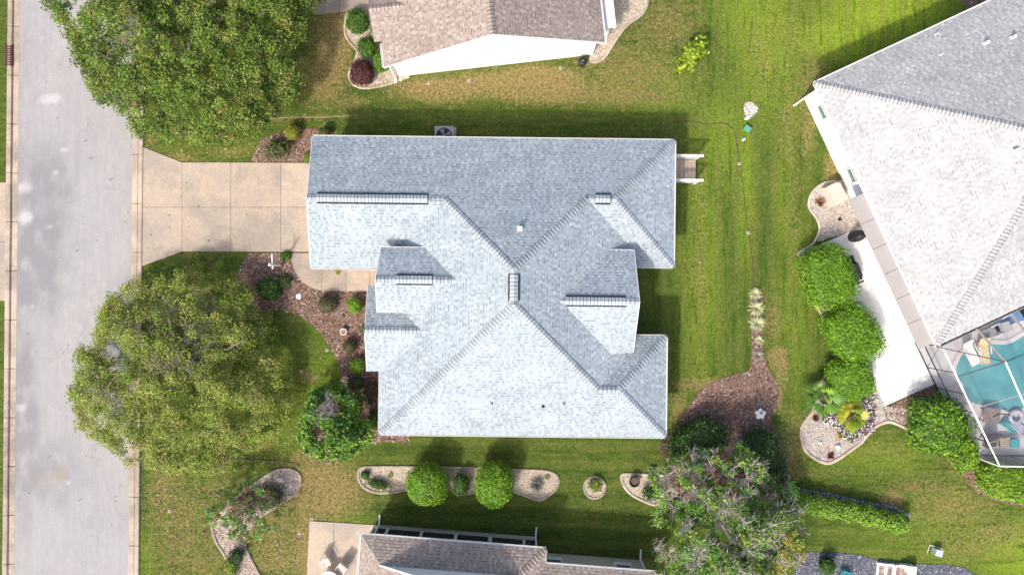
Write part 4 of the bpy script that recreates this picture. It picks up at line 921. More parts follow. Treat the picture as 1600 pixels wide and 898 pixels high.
# long low hedge
hp = [(1225, 779), (1262, 786), (1300, 794), (1345, 802), (1385, 812), (1418, 819)]
def long_hedge():
    rg = np.random.default_rng(5); pts = [G(*p, .6) for p in smooth(hp, 6)]; o0 = pts[0].copy(); o0.z = 0
    t = empty('long_hedge', o0, 0, 'long low leafy hedge with pale green tips across the lower right lawn', 'hedge'); P = []; Nn = []
    A = np.array([(p-o0)[:] for p in pts]); n = 9500
    s = rg.uniform(0, len(A)-1.001, n); i = s.astype(int); f = (s-i)[:, None]; c = A[i]*(1-f)+A[i+1]*f; d = A[i+1]-A[i]; d /= np.linalg.norm(d, axis=1, keepdims=True); sd = np.stack([-d[:, 1], d[:, 0], d[:, 2]*0], 1)
    th = rg.uniform(-.25*math.pi, 1.25*math.pi, n); w_ = .62*(1+.15*np.sin(s*1.7)); end = np.minimum(1, np.minimum(s, len(A)-1-s)/2+.45)
    rr = (1-np.abs(rg.normal(0, .12, n)))*end
    off = np.cos(th)*w_*rr; P = c.copy(); P += sd*off[:, None]; P[:, 2] = .55+np.sin(th)*.55*rr+rg.normal(0, .04, n); P[:, 2] = np.maximum(P[:, 2], .03)
    Nn = sd*np.cos(th)[:, None]; Nn[:, 2] += np.sin(th)+.5; Nn += rg.normal(0, .5, (n, 3))
    V, C = leaf_quads(P, Nn, (.08, .15), .65, BRIGHT+[(.30, .46, .06), (.42, .52, .12), (.10, .2, .02)], rg); quads_mesh('foliage', V, C, leaf_m, t)
    b = MB(); b.col = (.06, .12, .02)
    for k in range(len(A)-1): b.tube(A[k]+np.array((0, 0, -.1)), A[k+1]+np.array((0, 0, -.1)), .42, .42, 10)
    b.build('inner_foliage', leaf_m, t, True)
long_hedge()
# front bed shrubs
shrub('round_shrub', 'round dark green shrub in the front mulch near the white sign post', 'shrub', 419, 452, .74, .74, 1.0, MIDG+DARKG, dens=330, leaf=(.05, .12), lump=.1, rough=.13)
shrub('small_shrub', 'small dull green shrub just right of the round dark green shrub', 'shrub', 446, 440, .42, .42, .6, DARKG+OLIVE, dens=200, leaf=(.05, .10), rough=.2, lump=.12)
shrub('small_shrub', 'small dark green groundcover shrub where the walk leaves the driveway', 'shrub', 446, 400, .36, .30, .4, MIDG, dens=260, leaf=(.05, .09), rough=.15)
shrub('round_shrub', 'brownish round shrub in the mulch below the front walk', 'shrub', 511, 475, .60, .56, .85, BROWN, dens=330, leaf=(.04, .09), rough=.13)
shrub('round_shrub', 'bright green ball shrub in the mulch below the front walk', 'shrub', 554, 477, .49, .52, .85, BRIGHT, dens=420, leaf=(.05, .09), e=.95)
shrub('round_shrub', 'brownish green ball shrub below the terracotta pot', 'shrub', 546, 541, .44, .44, .75, BROWN+OLIVE, dens=330, leaf=(.04, .08))
shrub('round_shrub', 'light green ball shrub at the corner of the bay roof', 'shrub', 558, 572, .52, .48, .85, YG[:1]+BRIGHT, dens=420, leaf=(.04, .09), e=.95)
shrub('round_shrub', 'dark green shrub half under the bay roof eave beside the mulch', 'shrub', 573, 514, .34, .42, .7, MIDG, dens=280, leaf=(.05, .09))
shrub('round_shrub', 'dark shrub below the light green ball shrub', 'shrub', 555, 599, .52, .46, .8, BROWN+DARKG, dens=280, leaf=(.05, .1), rough=.16)
shrub('dark_shrub', 'burgundy leaved shrub against the wall below the bay roof', 'shrub', 580, 612, .45, .8, .9, BURG+BROWN, dens=200, leaf=(.06, .11), rough=.2)
shrub('dark_shrub', 'green shrub in the nook beside the grey roof, right of the magnolia', 'shrub', 584, 655, .4, .7, .8, DARKG, dens=200, leaf=(.06, .11), rough=.2)
shrub('round_shrub', 'yellow green clipped shrub in the mulch above the driveway', 'shrub', 456, 206, .46, .50, .9, [(.24, .25, .02), (.30, .29, .03), (.18, .20, .02)], dens=420, leaf=(.04, .08))
shrub('open_shrub', 'sprawling dull green shrub in the mulch above the driveway', 'shrub', 432, 233, .88, .74, .9, OLIVE+DARKG+[(.2, .15, .12)], dens=130, leaf=(.06, .13), rough=.25, lump=.15)
shrub('round_shrub', 'small olive shrub beside the garage wall above the driveway', 'shrub', 482, 246, .32, .38, .8, [(.14, .17, .02), (.18, .2, .03)], dens=380, leaf=(.04, .08))
shrub('round_shrub', 'small olive shrub peeking out above the garage roof corner', 'shrub', 506, 207, .38, .30, .8, [(.12, .14, .02), (.16, .17, .03)], dens=380, leaf=(.04, .08))
# neighbour's front bed
shrub('round_shrub', 'green round shrub at the top of the pale gravel bed beside the grey driveway', 'shrub', 558, 33, .68, .78, 1.0, MIDG, dens=330, leaf=(.06, .11), lump=.08)
shrub('round_shrub', 'green round shrub between the burgundy shrub and the topmost shrub', 'shrub', 573, 74, .60, .60, 1.0, MIDG, dens=330, leaf=(.06, .11), lump=.09)
shrub('round_shrub', 'green shrub against the eave of the tan roof, upper one', 'shrub', 589, 50, .42, .62, 1.0, MIDG+BRIGHT, dens=300, leaf=(.06, .11))
shrub('round_shrub', 'green shrub against the eave of the tan roof, lower one beside the downspout', 'shrub', 596, 96, .48, .68, 1.0, MIDG+BRIGHT, dens=300, leaf=(.06, .11))
shrub('burgundy_shrub', 'round burgundy shrub in the pale gravel bed at the top', 'shrub', 565, 114, .78, .78, 1.0, BURG, dens=360, leaf=(.05, .10), lump=.07)
# side beds
shrub('round_shrub', 'dark green ball shrub between the two topiary balls', 'shrub', 720, 757, .52, .72, 1.1, DARKG+MIDG, dens=330, leaf=(.04, .08))
shrub('small_shrub', 'small dark green shrub at the left tip of the long gravel bed', 'shrub', 570, 742, .30, .26, .4, DARKG+MIDG, dens=300, leaf=(.04, .08))
shrub('low_shrub', 'low dark green shrub along the lower edge of the long gravel bed', 'shrub', 590, 757, .82, .36, .5, DARKG+MIDG, dens=260, leaf=(.05, .09), rz=R(-14), rough=.18, lump=.12)
shrub('low_shrub', 'yellow green plant filling the small round gravel bed', 'shrub', 930, 758, .46, .50, .6, YG+MIDG, dens=200, leaf=(.05, .11), rough=.22, lump=.14)
shrub('low_shrub', 'dark shrub in the gravel bed right of the black pot', 'shrub', 1018, 770, .62, .50, .7, DARKG, dens=240, leaf=(.05, .10), rough=.2)
shrub('yellow_bush', 'yellow green shrub at the bottom of the curving gravel bed', 'shrub', 361, 886, .42, .75, .8, YG+MIDG, dens=230, leaf=(.06, .12), rough=.2, lump=.14)
shrub('dark_shrub', 'dark green shrub in the curving gravel bed above the yellow green one', 'shrub', 369, 868, .44, .46, .8, DARKG, dens=260, leaf=(.06, .10), rough=.2)
shrub('open_shrub', 'sprawling brownish green shrub at the top of the curving gravel bed', 'shrub', 420, 776, 1.15, .95, .7, BROWN+OLIVE+[(.06, .09, .03)], dens=150, leaf=(.05, .11), rough=.28, lump=.16)
shrub('round_shrub', 'dark green shrub on the dark gravel left of the turquoise chair', 'shrub', 1293, 884, .52, .52, .9, MIDG+DARKG, dens=330, leaf=(.05, .10), rough=.15)
# dark bushes round the bare-branched tree
shrub('dark_bush', 'big dark green bush at the left tip of the back mulch bed', 'bush', 1090, 692, 1.95, 1.35, 1.9, DARKG+MIDG[:1], rz=R(28), dens=190, leaf=(.07, .13), lump=.12, rough=.14)
shrub('dark_bush', 'dark green bush on the back mulch bed right of the twiggy tree', 'bush', 1188, 708, 1.35, 1.45, 1.8, DARKG, dens=190, leaf=(.07, .13), lump=.13, rough=.16)
shrub('dark_bush', 'dark reddish green bush at the lower right end of the back mulch bed', 'bush', 1213, 738, .7, 1.0, 1.4, DARKG+[(.12, .07, .04)], dens=190, leaf=(.07, .13), lump=.13, rough=.18)
# the lone yellow shrub on the back lawn
shrub('citrus_shrub', 'lone bright yellow green shrub on the lawn behind the white gable house', 'shrub', 1083, 84, .62, 1.25, 1.5, [(.34, .44, .02), (.42, .50, .04), (.24, .36, .02), (.16, .27, .02)], rz=R(-38), dens=90, leaf=(.10, .20), lump=.3, rough=.3, up=.8)

def tuft(name, label, cat, px, py, n, L, wd, droop, pal, z=0, group=None, seg=4, up=(.3, 1.2), stem=0, mat=None, fan=0):
    g = G(px, py, z+stem+L*.3); rg = random.Random(int(px*3+py)); V = []; C = []
    t = empty(name, (g.x, g.y, z), 0, label, cat, group)
    for k in range(n):
        a = rg.uniform(0, 6.283); el = rg.uniform(*up); l = L*rg.uniform(.7, 1.1); d = Vector((math.cos(a), math.sin(a), 0)); s = Vector((-d.y, d.x, 0)); p = Vector((0, 0, stem)); cc = rg.choice(pal); kk = rg.uniform(.85, 1.15); cc = tuple(q*kk for q in cc)
        ang = el; q = []
        for i in range(seg+1):
            f = i/seg; w_ = wd*(1-f)**.7*(1 if f > 0 else .6)+.003; q.append((p-s*w_/2, p+s*w_/2)); p = p+(d*math.cos(ang)+Vector((0, 0, math.sin(ang))))*l/seg; ang -= droop/seg
        for i in range(seg): V.append((q[i][0], q[i][1], q[i+1][1], q[i+1][0])); C.append(cc)
    o = quads_mesh('blades', np.array([[tuple(x) for x in f] for f in V]), np.array(C), needle_m, t)
    if stem: MB().tube((0, 0, 0), (0, 0, stem), .07, .06, 8).build('trunk', bark_m, t)
    return t
PALE_BL = [(.62, .62, .36), (.52, .57, .27), (.70, .68, .46), (.36, .46, .16)]
for i, (px, py, n, L, lb) in enumerate([(1181, 459, 90, .38, 'topmost and'), (1183, 481, 130, .52, 'second from the top and'), (1184, 505, 130, .50, 'third from the top and'), (1187, 531, 60, .32, 'fourth and smallest,')]):
    tuft('spiky_plant', lb+' pale grassy plant on the narrow back bed', 'plant', px, py, n, L*1.25, .075, 1.2, PALE_BL, group='variegated plants on the back bed')
tuft('spiky_plant', 'faded brownish grassy plant at the lower end of the narrow back bed row', 'plant', 1185, 555, 90, .46, .035, 1.2, [(.40, .34, .28), (.30, .27, .2), (.5, .44, .38)])
tuft('spiky_plant', 'grey green spiky plant right of the topiary balls in the long gravel bed', 'plant', 839, 757, 170, .62, .045, .9, [(.20, .22, .20), (.28, .29, .26), (.12, .15, .11), (.16, .15, .14)], up=(.15, 1.3))
for px, py, lb in ((1274, 653, 'small dark red spiky plant on the gravel near the lawn, left of the palms'), (1298, 712, 'small red brown spiky plant at the bottom curve of the palm bed')):
    tuft('red_plant', lb, 'plant', px, py, 60, .33, .07, .6, [(.14, .035, .03), (.2, .06, .04), (.1, .03, .03)], up=(.2, 1.3))
tuft('red_plant', 'small red and green plant on the gravel beside the cream pool heater', 'plant', 1282, 316, 90, .36, .09, .6, [(.30, .08, .05), (.12, .16, .03), (.36, .15, .08), (.1, .12, .03)], up=(.1, 1.3))
tuft('small_plant', 'small yellow green plant at the edge of the front walk under the garage eave', 'plant', 528, 424, 40, .30, .05, .7, [(.2, .28, .02), (.3, .34, .04)])
tuft('small_plant', 'small orange leaved plant at the lower edge of the flower patch', 'plant', 1313, 681, 50, .28, .09, .8, [(.6, .32, .05), (.5, .4, .05)])
for px, py, lb in ((610, 742, 'pale straw coloured plant in the long gravel bed, left of the topiary balls'), (1330, 688, 'low green tuft at the edging of the palm bed'), (855, 745, 'pale yellow tuft right of the grey spiky plant')):
    tuft('small_plant', lb, 'plant', px, py, 50, .26, .05, .9, [(.34, .33, .1), (.2, .24, .06)])
def fan_palm(px, py, label, pal, n=17, L=1.18, stem=.45):
    g = G(px, py, stem+.3); t = empty('fan_palm', (g.x, g.y, 0), 0, label, 'palm'); rg = random.Random(int(px))
    MB().tube((0, 0, 0), (0, 0, stem), .12, .10, 10).build('trunk', bark_m, t)
    for k in range(n):
        a = k*2.399+rg.uniform(-.2, .2); el = .10+1.35*(k/n)**1.2+rg.uniform(-.1, .1); d = Vector((math.cos(a)*math.cos(el), math.sin(a)*math.cos(el), math.sin(el))); l = L*rg.uniform(.8, 1.08)*(1 if k < 12 else .7)
        base = Vector((0, 0, stem)); tip = base+d*l*.34; V = []; C = []; cc = rg.choice(pal)
        s = Vector((-math.sin(a), math.cos(a), 0)); u_ = s.cross(d)
        for j in range(11):
            b_ = (j-5)/5*.95; dd = (d*math.cos(b_)+s*math.sin(b_)); dr = Vector((0, 0, -.16*l)); w_ = dd.cross(u_).normalized()*.055
            ll = l*.66*(1-.25*abs(b_)); e = tip+dd*ll+dr; m1 = tip+dd*ll*.5+Vector((0, 0, .02*(j % 2)))
            kk = rg.uniform(.75, 1.3); c_ = tuple(q*kk for q in cc); V.append((tip, m1-w_, e, m1+w_)); C.append(c_)
        o = quads_mesh('frond', np.array([[tuple(x) for x in f] for f in V]), np.array(C), needle_m, t)
        MB().tube(base, tip, .02, .014, 5).build('leaf_stalk', bark_m, o)
fan_palm(1288, 623, 'green fan palm at the left edge of the palm bed', [(.22, .40, .05), (.14, .30, .04), (.34, .48, .12), (.10, .20, .03)], L=1.45, stem=.8)
fan_palm(1334, 652, 'yellow green fan palm among the white and purple flowers', [(.36, .40, .03), (.25, .36, .03), (.18, .28, .03), (.50, .46, .05)])

# flower patch: many blossoms over low leaves
fp = GL(smooth([(1296, 640), (1310, 632), (1345, 622), (1362, 612), (1366, 640), (1362, 672), (1345, 682), (1330, 690), (1310, 680), (1300, 664), (1285, 660), (1284, 650)], 3, True))
def flower_patch():
    rg = np.random.default_rng(9); P = []
    lo, hi = np.array(fp).min(0), np.array(fp).max(0)
    while len(P) < 2600:
        q = rg.uniform(lo, hi)
        if inpoly(q[0], q[1], fp): P.append((q[0], q[1], rg.uniform(.05, .32)))
    P = np.array(P); c = P.mean(0); c[2] = 0
    t = empty('flower_patch', tuple(c), 0, 'patch of white and purple flowers round the yellow green palm', 'flowers', kind='stuff')
    V, C = leaf_quads(P-c, rg.normal(0, .5, P.shape)+np.array([0, 0, 1]), (.06, .12), .7, DARKG+MIDG, rg); quads_mesh('leaves', V, C, leaf_m, t)['kind'] = 'stuff'
    Q = P[:620].copy(); Q[:, 2] = rg.uniform(.30, .40, 620)
    V, C = leaf_quads(Q-c, rg.normal(0, .25, Q.shape)+np.array([0, 0, 1]), (.07, .12), .95, [(.8, .74, .78), (.72, .5, .7), (.8, .78, .76), (.5, .2, .42)], rg); quads_mesh('blossoms', V, C, leaf_m, t)['kind'] = 'stuff'
flower_patch()

# ---------------------------------------------------------------- trees
def spread(c, k): return [tuple(min(.6, q*k) for q in p) for p in c]
def tree(name, label, px, py, H, Rr, zb, ncl, nleaf, pal, seed, ell=(1, 1), rot=0, lump=.10, gap=-.18, leaf=(.10, .20), clr=.42, twig=bark_m, tw_r=.018, bare=0, dome=1.0, limbs=9, asp=.55, up=.7, barezone=None, flat=.25, spray=0, und=.5, trk=1.0):
    zc = zb+(H-zb)*.55; g = G(px, py, zc); rg = np.random.default_rng(seed); rd = random.Random(seed)
    t = empty(name, (g.x, g.y, 0), 0, label, 'tree')
    tk = MB(); tr = max(.08, Rr*.045)*trk
    top = Vector((rd.uniform(-.2, .2), rd.uniform(-.2, .2), zb+.15*(H-zb))); tk.tube((0, 0, -.05), (0, 0, .25), tr*1.6, tr*1.1, 10); tk.tube((0, 0, .25), top, tr*1.1, tr*.8, 10); tk.build('trunk', twig, t, True)
    # limbs
    lim = MB(); nodes = []
    for k in range(limbs):
        a = k*2.399+rd.uniform(-.3, .3); r = Rr*rd.uniform(.45, .8); e = Vector((math.cos(a)*r*ell[0], math.sin(a)*r*ell[1], zb+(H-zb)*rd.uniform(.35, .75)))
        m1 = top.lerp(e, .45)+Vector((rd.uniform(-.3, .3), rd.uniform(-.3, .3), rd.uniform(0, .4)))*Rr*.12
        lim.tube(top, m1, tr*.55, tr*.35, 7); lim.tube(m1, e, tr*.35, tr*.14, 6); nodes += [top.lerp(m1, .5), m1, m1.lerp(e, .35), m1.lerp(e, .7), e]
    # clusters
    cl = []; off = seed*3.7; tries = 0
    ph = [rd.uniform(0, 6.28) for _ in range(4)]
    while len(cl) < ncl and tries < ncl*30:
        tries += 1; a = rg.uniform(0, 2*math.pi); rr = math.sqrt(rg.uniform(0, 1))
        lobe = 1+lump*math.sin(3*a+ph[0])+lump*.8*math.sin(5*a+ph[1])+lump*.5*math.sin(9*a+ph[2])+lump*.4*math.sin(14*a+ph[3])
        R1 = Rr*lobe; x = math.cos(a)*rr*R1*ell[0]; y = math.sin(a)*rr*R1*ell[1]
        zt = zb+(H-zb)*math.sqrt(max(0, 1-rr*rr))**dome
        zt += und*(H-zb)*noise.noise((x*.55+off, y*.55, 0))*(1-rr*.5)+und*.5*(H-zb)*noise.noise((x*1.3+off, y*1.3, 7))
        z = zt-abs(rg.normal(0, flat))*(H-zb)*.8; z = max(z, zb*.75)
        if noise.noise((x*.8+off, y*.8, z*.5)) < gap: continue
        cl.append((x*math.cos(rot)-y*math.sin(rot), x*math.sin(rot)+y*math.cos(rot), z))
    cl = np.array(cl); n = len(cl); NN = np.array([tuple(q) for q in nodes])
    tw = MB(); dmin = np.array([((NN-q)**2).sum(1).min() for q in cl]); cl = cl[np.argsort(dmin)]
    for i in range(n):
        c = Vector(cl[i]); cand = np.concatenate([NN, cl[:i]]) if i else NN; j = int(np.argmin(((cand-cl[i])**2).sum(1)+.25*np.maximum(0, cand[:, 2]-cl[i][2]))); b0 = Vector(cand[j]); md = b0.lerp(c, .5)+Vector((rd.uniform(-1, 1), rd.uniform(-1, 1), rd.uniform(-.2, .8)))*.12
        tw.tube(b0, md, tw_r*1.6, tw_r*1.1, 4, caps=False); tw.tube(md, c, tw_r*1.1, tw_r*.5, 4, caps=False)
        for q in range(2):
            tw.tube(md.lerp(c, .5), c+Vector((rd.uniform(-1, 1), rd.uniform(-1, 1), rd.uniform(-.3, .8)))*clr*.8, tw_r*.7, tw_r*.3, 3, caps=False)
    has = rg.random(n) >= bare
    if barezone is not None:
        bx = math.cos; d2 = ((cl[:, 0]-barezone[0])**2+(cl[:, 1]-barezone[1])**2)/barezone[2]**2
        has &= ~((d2 < 1) & (rg.random(n) < barezone[3]))
    # bare sprays of twigs
    for i in np.where(~has)[0]:
        c = Vector(cl[i])
        for q in range(7 if not spray else spray):
            v = Vector((rd.uniform(-1, 1), rd.uniform(-1, 1), rd.uniform(-.1, .9)))*clr*1.2; m1 = c+v*.5; tw.tube(c, m1, tw_r*.8, tw_r*.6, 3, caps=False)
            for r_ in range(3): tw.tube(m1, m1+v*.5+Vector((rd.uniform(-1, 1), rd.uniform(-1, 1), rd.uniform(-.5, .5)))*clr*.45, tw_r*.6, tw_r*.35, 3, caps=False)
    for v_, f_ in ((tw.v, tw.f),): lim.add(v_, f_)
    lim.build('branches', twig, t)
    idx = np.where(has)[0]; rep = np.repeat(idx, nleaf); k = len(rep)
    D = rg.normal(size=(k, 3)); D /= np.linalg.norm(D, axis=1, keepdims=True); D *= (rg.random(k)**.45)[:, None]*clr*rg.uniform(.6, 1.25, n)[rep][:, None]; D[:, 2] *= .6
    P = cl[rep]+D; Nn = rg.normal(0, .6, (k, 3))+np.array([0, 0, up])
    pc = rg.integers(0, len(pal), n)[rep]; pr = rg.integers(0, len(pal), k); ci = np.where(rg.random(k) < .72, pc, pr)
    V, C = leaf_quads(P, Nn, leaf, asp, pal, rg, ci, .22); quads_mesh('crown', V, C, leaf_m, t)
    return t
T1 = [(.13, .23, .025), (.20, .31, .04), (.08, .15, .02), (.24, .29, .05), (.15, .26, .03), (.29, .28, .07), (.25, .38, .06), (.07, .12, .02)]
T2 = [(.24, .31, .04), (.34, .40, .07), (.16, .23, .03), (.42, .43, .11), (.22, .29, .045), (.34, .32, .10), (.28, .40, .05)]
tree('oak_tree', 'broad leafy green tree overhanging the road at the top left', 280, 14, 5.6, 7.35, 2.2, 1600, 84, T1, 3, ell=(1.0, .97), lump=.055, gap=-.27, leaf=(.08, .18), clr=.50, flat=.14, dome=.9, tw_r=.012, up=1.1)
tree('oak_tree', 'broad olive green tree with pale twigs beside the road below the driveway', 266, 588, 4.3, 6.25, 1.1, 1250, 84, T2, 8, ell=(1.02, .98), lump=.045, gap=-.28, leaf=(.07, .145), clr=.46, flat=.16, dome=1.25, barezone=(1.0, 2.6, 2.3, .45), tw_r=.012, up=1.1, spray=5)
TW = [(.11, .26, .03), (.17, .36, .04), (.07, .15, .02), (.22, .40, .06), (.10, .2, .035), (.28, .37, .06)]
tree('twiggy_tree', 'sparse tree with bare grey branches and green leaf clumps at the bottom right', 1138, 822, 5.0, 4.45, 1.6, 620, 60, TW, 14, lump=.10, gap=-.24, leaf=(.11, .22), clr=.38, twig=palebark_m, bare=.38, tw_r=.016, flat=.20, limbs=13, spray=8, up=1.0)
tree('yellowing_tree', 'small twiggy tree with yellowing leaves at the bottom edge right of the twiggy tree', 1212, 852, 3.9, 1.9, 1.2, 140, 44, [(.42, .38, .04), (.32, .36, .05), (.5, .42, .06), (.2, .28, .04)], 17, leaf=(.09, .17), clr=.34, twig=palebark_m, bare=.3, tw_r=.016, gap=-.4, spray=5)
tree('magnolia_tree', 'compact glossy leaved tree with a bare twig top beside the front mulch bed', 521, 664, 3.1, 2.2, .5, 260, 62, [(.10, .24, .03), (.18, .34, .04), (.06, .15, .025), (.34, .46, .06), (.14, .28, .03)], 21, lump=.07, gap=-.28, leaf=(.13, .23), clr=.36, asp=.6, flat=.16, twig=palebark_m, barezone=(-.15, 1.15, .65, .9), dome=.6, up=1.0, tw_r=.014)
tree('crape_myrtle', 'small open tree with reddish twigs and sparse green leaves by the curving bed', 371, 806, 3.0, 2.15, .9, 120, 30, [(.14, .32, .06), (.22, .40, .09), (.1, .24, .05), (.28, .38, .08), (.28, .16, .08)], 25, ell=(1.05, .85), leaf=(.11, .20), clr=.26, twig=plain('reddish_bark', (.30, .20, .17), (.22, .14, .12), 5, .9), bare=.15, tw_r=.016, gap=-.5, lump=.12, spray=5, up=1.0)
# ---------------------------------------------------------------- pool and cage
wl = smooth([(1504, 600), (1497, 590), (1493, 577), (1499, 560), (1508, 549), (1524, 542), (1548, 537.5), (1568, 538), (1584, 533), (1602, 522), (1640, 500), (1690, 520), (1700, 590), (1660, 625), (1604, 635), (1578, 641), (1555, 637), (1532, 632), (1517, 627), (1509, 618)], 4, True)
b = MB(); b.prism(GL([(1430, 535), (1470, 500), (1760, 380), (1760, 730), (1524, 722)]), .002, .010); b.build('pool_terrace', deck_m).update_tag()
o = bpy.data.objects['pool_terrace']; tag(o, 'pale concrete terrace round the swimming pool', kind='structure')
seq = [tuple(p) for p in GL(wl)]
ring = MB(); ri = [Vector(p) for p in shrink(seq, .0)]; ro_ = [Vector(p) for p in shrink(seq, -.28)]; nn = len(ri); ring.col = (1.08, 1.06, 1.03)
vs = [(p.x, p.y, .06) for p in ri]+[(p.x, p.y, .06) for p in ro_]+[(p.x, p.y, .0) for p in ri]+[(p.x, p.y, .0) for p in ro_]
ring.add(vs, [(i, (i+1) % nn, nn+(i+1) % nn, nn+i) for i in range(nn)]+[(i, (i+1) % nn, 2*nn+(i+1) % nn, 2*nn+i) for i in range(nn)]+[(nn+i, nn+(i+1) % nn, 3*nn+(i+1) % nn, 3*nn+i) for i in range(nn)])
SP = empty('swimming_pool', (*G(1590, 590)[:2], 0), 0, 'turquoise freeform swimming pool under the screen cage', 'pool'); SPo = SP.location
def sub_build(mb, name, mat, root, sm=False):
    mb.v = [tuple(Vector(q)-root.location) for q in mb.v]; return mb.build(name, mat, root, sm)
sub_build(ring, 'coping', deck_m, SP)
wtr = MB(); wtr.col = (1, 1, 1); inner = shrink(seq, -.02); c0 = Vector((sum(p[0] for p in inner)/nn, sum(p[1] for p in inner)/nn))
# water surface as rings so shallow rim and deep middle keep their own tint
rings = [1, .8, .55, .3]; 
for r_ in rings:
    for p in inner:
        q = c0.lerp(Vector(p), r_); wtr.v.append((q.x, q.y, .03)); k = .35+.65*abs(noise.noise((q.x*.5, q.y*.5, 2)))*1.6; k = min(1, k+.3 if r_ > .7 else k); wtr.c.append((k, k, k))
for j in range(3):
    for i in range(nn): wtr.f.append((j*nn+i, j*nn+(i+1) % nn, (j+1)*nn+(i+1) % nn, (j+1)*nn+i)); wtr.m.append(0)
wtr.f.append(tuple(3*nn+i for i in range(nn))); wtr.m.append(0)
sub_build(wtr, 'water', water_m, SP)

CG = empty('pool_cage', (*G(1440, 541)[:2], 0), 0, 'white and bronze framed screen cage over the swimming pool', 'pool cage')
ZT = 2.72
def cb(name, pts, r, mat=white_m):
    b = MB()
    for (p, q) in zip(pts[:-1], pts[1:]):
        d = Vector(q)-Vector(p); b.tube(p, q, r, r, 4)
    return sub_build(b, name, mat, CG)
corner0, corner1, corner2 = G(1472, 541, ZT), G(1562, 728, ZT), G(1760, 731, ZT)
cb('eave_beam', [corner0, corner1], .045); cb('eave_beam', [corner1, corner2], .05)
g0, g1 = Vector((corner0.x, corner0.y, 0)), Vector((corner1.x, corner1.y, 0))
cb('base_rail', [g0+Vector((0, 0, .05)), g1+Vector((0, 0, .05))], .05, darkframe_m)
cb('base_rail', [g1+Vector((0, 0, .05)), Vector((corner2.x, corner2.y, .05))], .05, darkframe_m)
cb('chair_rail', [g0+Vector((0, 0, .95)), g1+Vector((0, 0, .95))], .04, darkframe_m)
for f in (0, .22, .40, .56, .80, 1.0):
    p = g0.lerp(g1, f); cb('wall_post', [p, p+Vector((0, 0, ZT))], .05 if f in (0, 1.0) else .035, darkframe_m if f < 1 else white_m)
for f in (0, .33, .66): p = g1.lerp(Vector((corner2.x, corner2.y, 0)), f); cb('wall_post', [p, p+Vector((0, 0, ZT))], .04, darkframe_m)
for A_, B_, C_ in (((1526, 513), (1571, 565), (1640, 722)), ((1579, 489), (1632, 555), (1690, 722))):
    p, q, r_ = G(*A_, 2.75), G(*B_, 3.5), G(*C_, 2.75)
    cb('rafter', [p, q], .065, darkframe_m if A_[0] < 1500 else plain('rafter_grey', (.34, .31, .30)) if 'rafter_grey' not in MATS else MATS['rafter_grey']); cb('rafter', [q, r_], .05, white_m)
cb('brace', [G(1470, 543, 2.72), G(1571, 565, 3.5)], .035, darkframe_m)
cb('purlin', [G(1496, 588, 2.72), G(1571, 565, 3.5), G(1632, 540, 3.5)], .03, darkframe_m)
cb('purlin', [G(1522, 638, 2.72), G(1597, 616, 3.1), G(1660, 600, 3.1)], .025, plain('purlin_pale', (.55, .5, .45)))
cb('purlin', [G(1544, 692, 2.72), G(1600, 676, 2.9), G(1680, 655, 2.9)], .025, MATS['rafter_grey'])
cb('gutter_beam', [G(1465, 543, 2.66), G(1600, 480, 2.66), G(1760, 405, 2.66)], .05, MATS['rafter_grey'])
for poly in ([g0, g1, corner1, corner0], [g1, Vector((corner2.x, corner2.y, 0)), corner2, corner1]):
    b = MB(); b.add(poly, [(0, 1, 2, 3)]); sub_build(b, 'screen_panel', screen_m, CG)

E1, P1, F1 = G(1526, 513, 2.74), G(1571, 565, 3.49), G(1640, 722, 2.74); E2, P2, F2 = G(1579, 489, 2.74), G(1632, 555, 3.49), G(1690, 722, 2.74)
for poly in ([corner0, E1, P1], [corner0, P1, corner1], [P1, F1, corner1], [E1, E2, P2, P1], [P1, P2, F2, F1]):
    b = MB(); b.add(poly, [tuple(range(len(poly)))]); sub_build(b, 'screen_panel', screen_m, CG)
# pool furniture
def chaise(px, py, z, rz, mat, label, name='pool_lounger', name2='pool lounger'):
    g = G(px, py, z); t = empty(name, (g.x, g.y, z-.3 if z > .3 else 0), rz, label, name2)
    b = MB(); b.box((0, -.2, .30), (.62, 1.15, .06)); b.build('seat', mat, t); b = MB(); b.box((0, .62, .48), (.62, .65, .06), rx=R(38)); b.build('backrest', mat, t)
    for x in (-.27, .27):
        for y in (-.65, .3): MB().tube((x, y, 0), (x, y, .30), .022, n=6).build('leg', white_m, t)
    for x in (-.34, .34): MB().box((x, .1, .50), (.06, .55, .04)).build('armrest', white_m, t)
    return t
chaise(1517, 552, .35, R(28), white_m, 'white lounger standing in the shallow end of the pool'); chaise(1537, 549, .35, R(8), yellow_m, 'yellow and white lounger standing in the shallow end of the pool')
chaise(1553, 517, .35, R(-65), greym, 'grey folding lounger on the terrace under the roof edge'); chaise(1571, 503, .35, R(-60), blue_m, 'blue lounger on the terrace under the roof edge')
t = empty('patio_table', (*G(1549, 649, .5)[:2], 0), R(-6), 'square brown stone patio table beside the pool', 'table')
MB().box((0, 0, .52), (1.02, .92, .06)).box((0, 0, .485), (.94, .84, .03)).build('table_top', plain('brown_stone', (.25, .20, .19)), t)
for x in (-.4, .4):
    for y in (-.35, .35): MB().box((x, y, .24), (.06, .06, .48)).build('leg', darkframe_m, t)
t = empty('pool_vacuum', (*G(1575, 651)[:2], 0), 0, 'dark curled hose lying from the brown table to the terrace', 'hose')
hose = [G(1552, 651, .56), G(1562, 646, .58), G(1575, 647, .3), G(1588, 656, .08), G(1596, 668, .06), G(1602, 682, .06)]
b = MB(); b.path([tuple(p) for p in hose], .035, 6); sub_build(b, 'hose', black_m, t)
t = empty('swim_ring', (*G(1586, 650, .1)[:2], .06), 0, 'lavender and clear inflatable ring at the pool edge', 'swim ring')
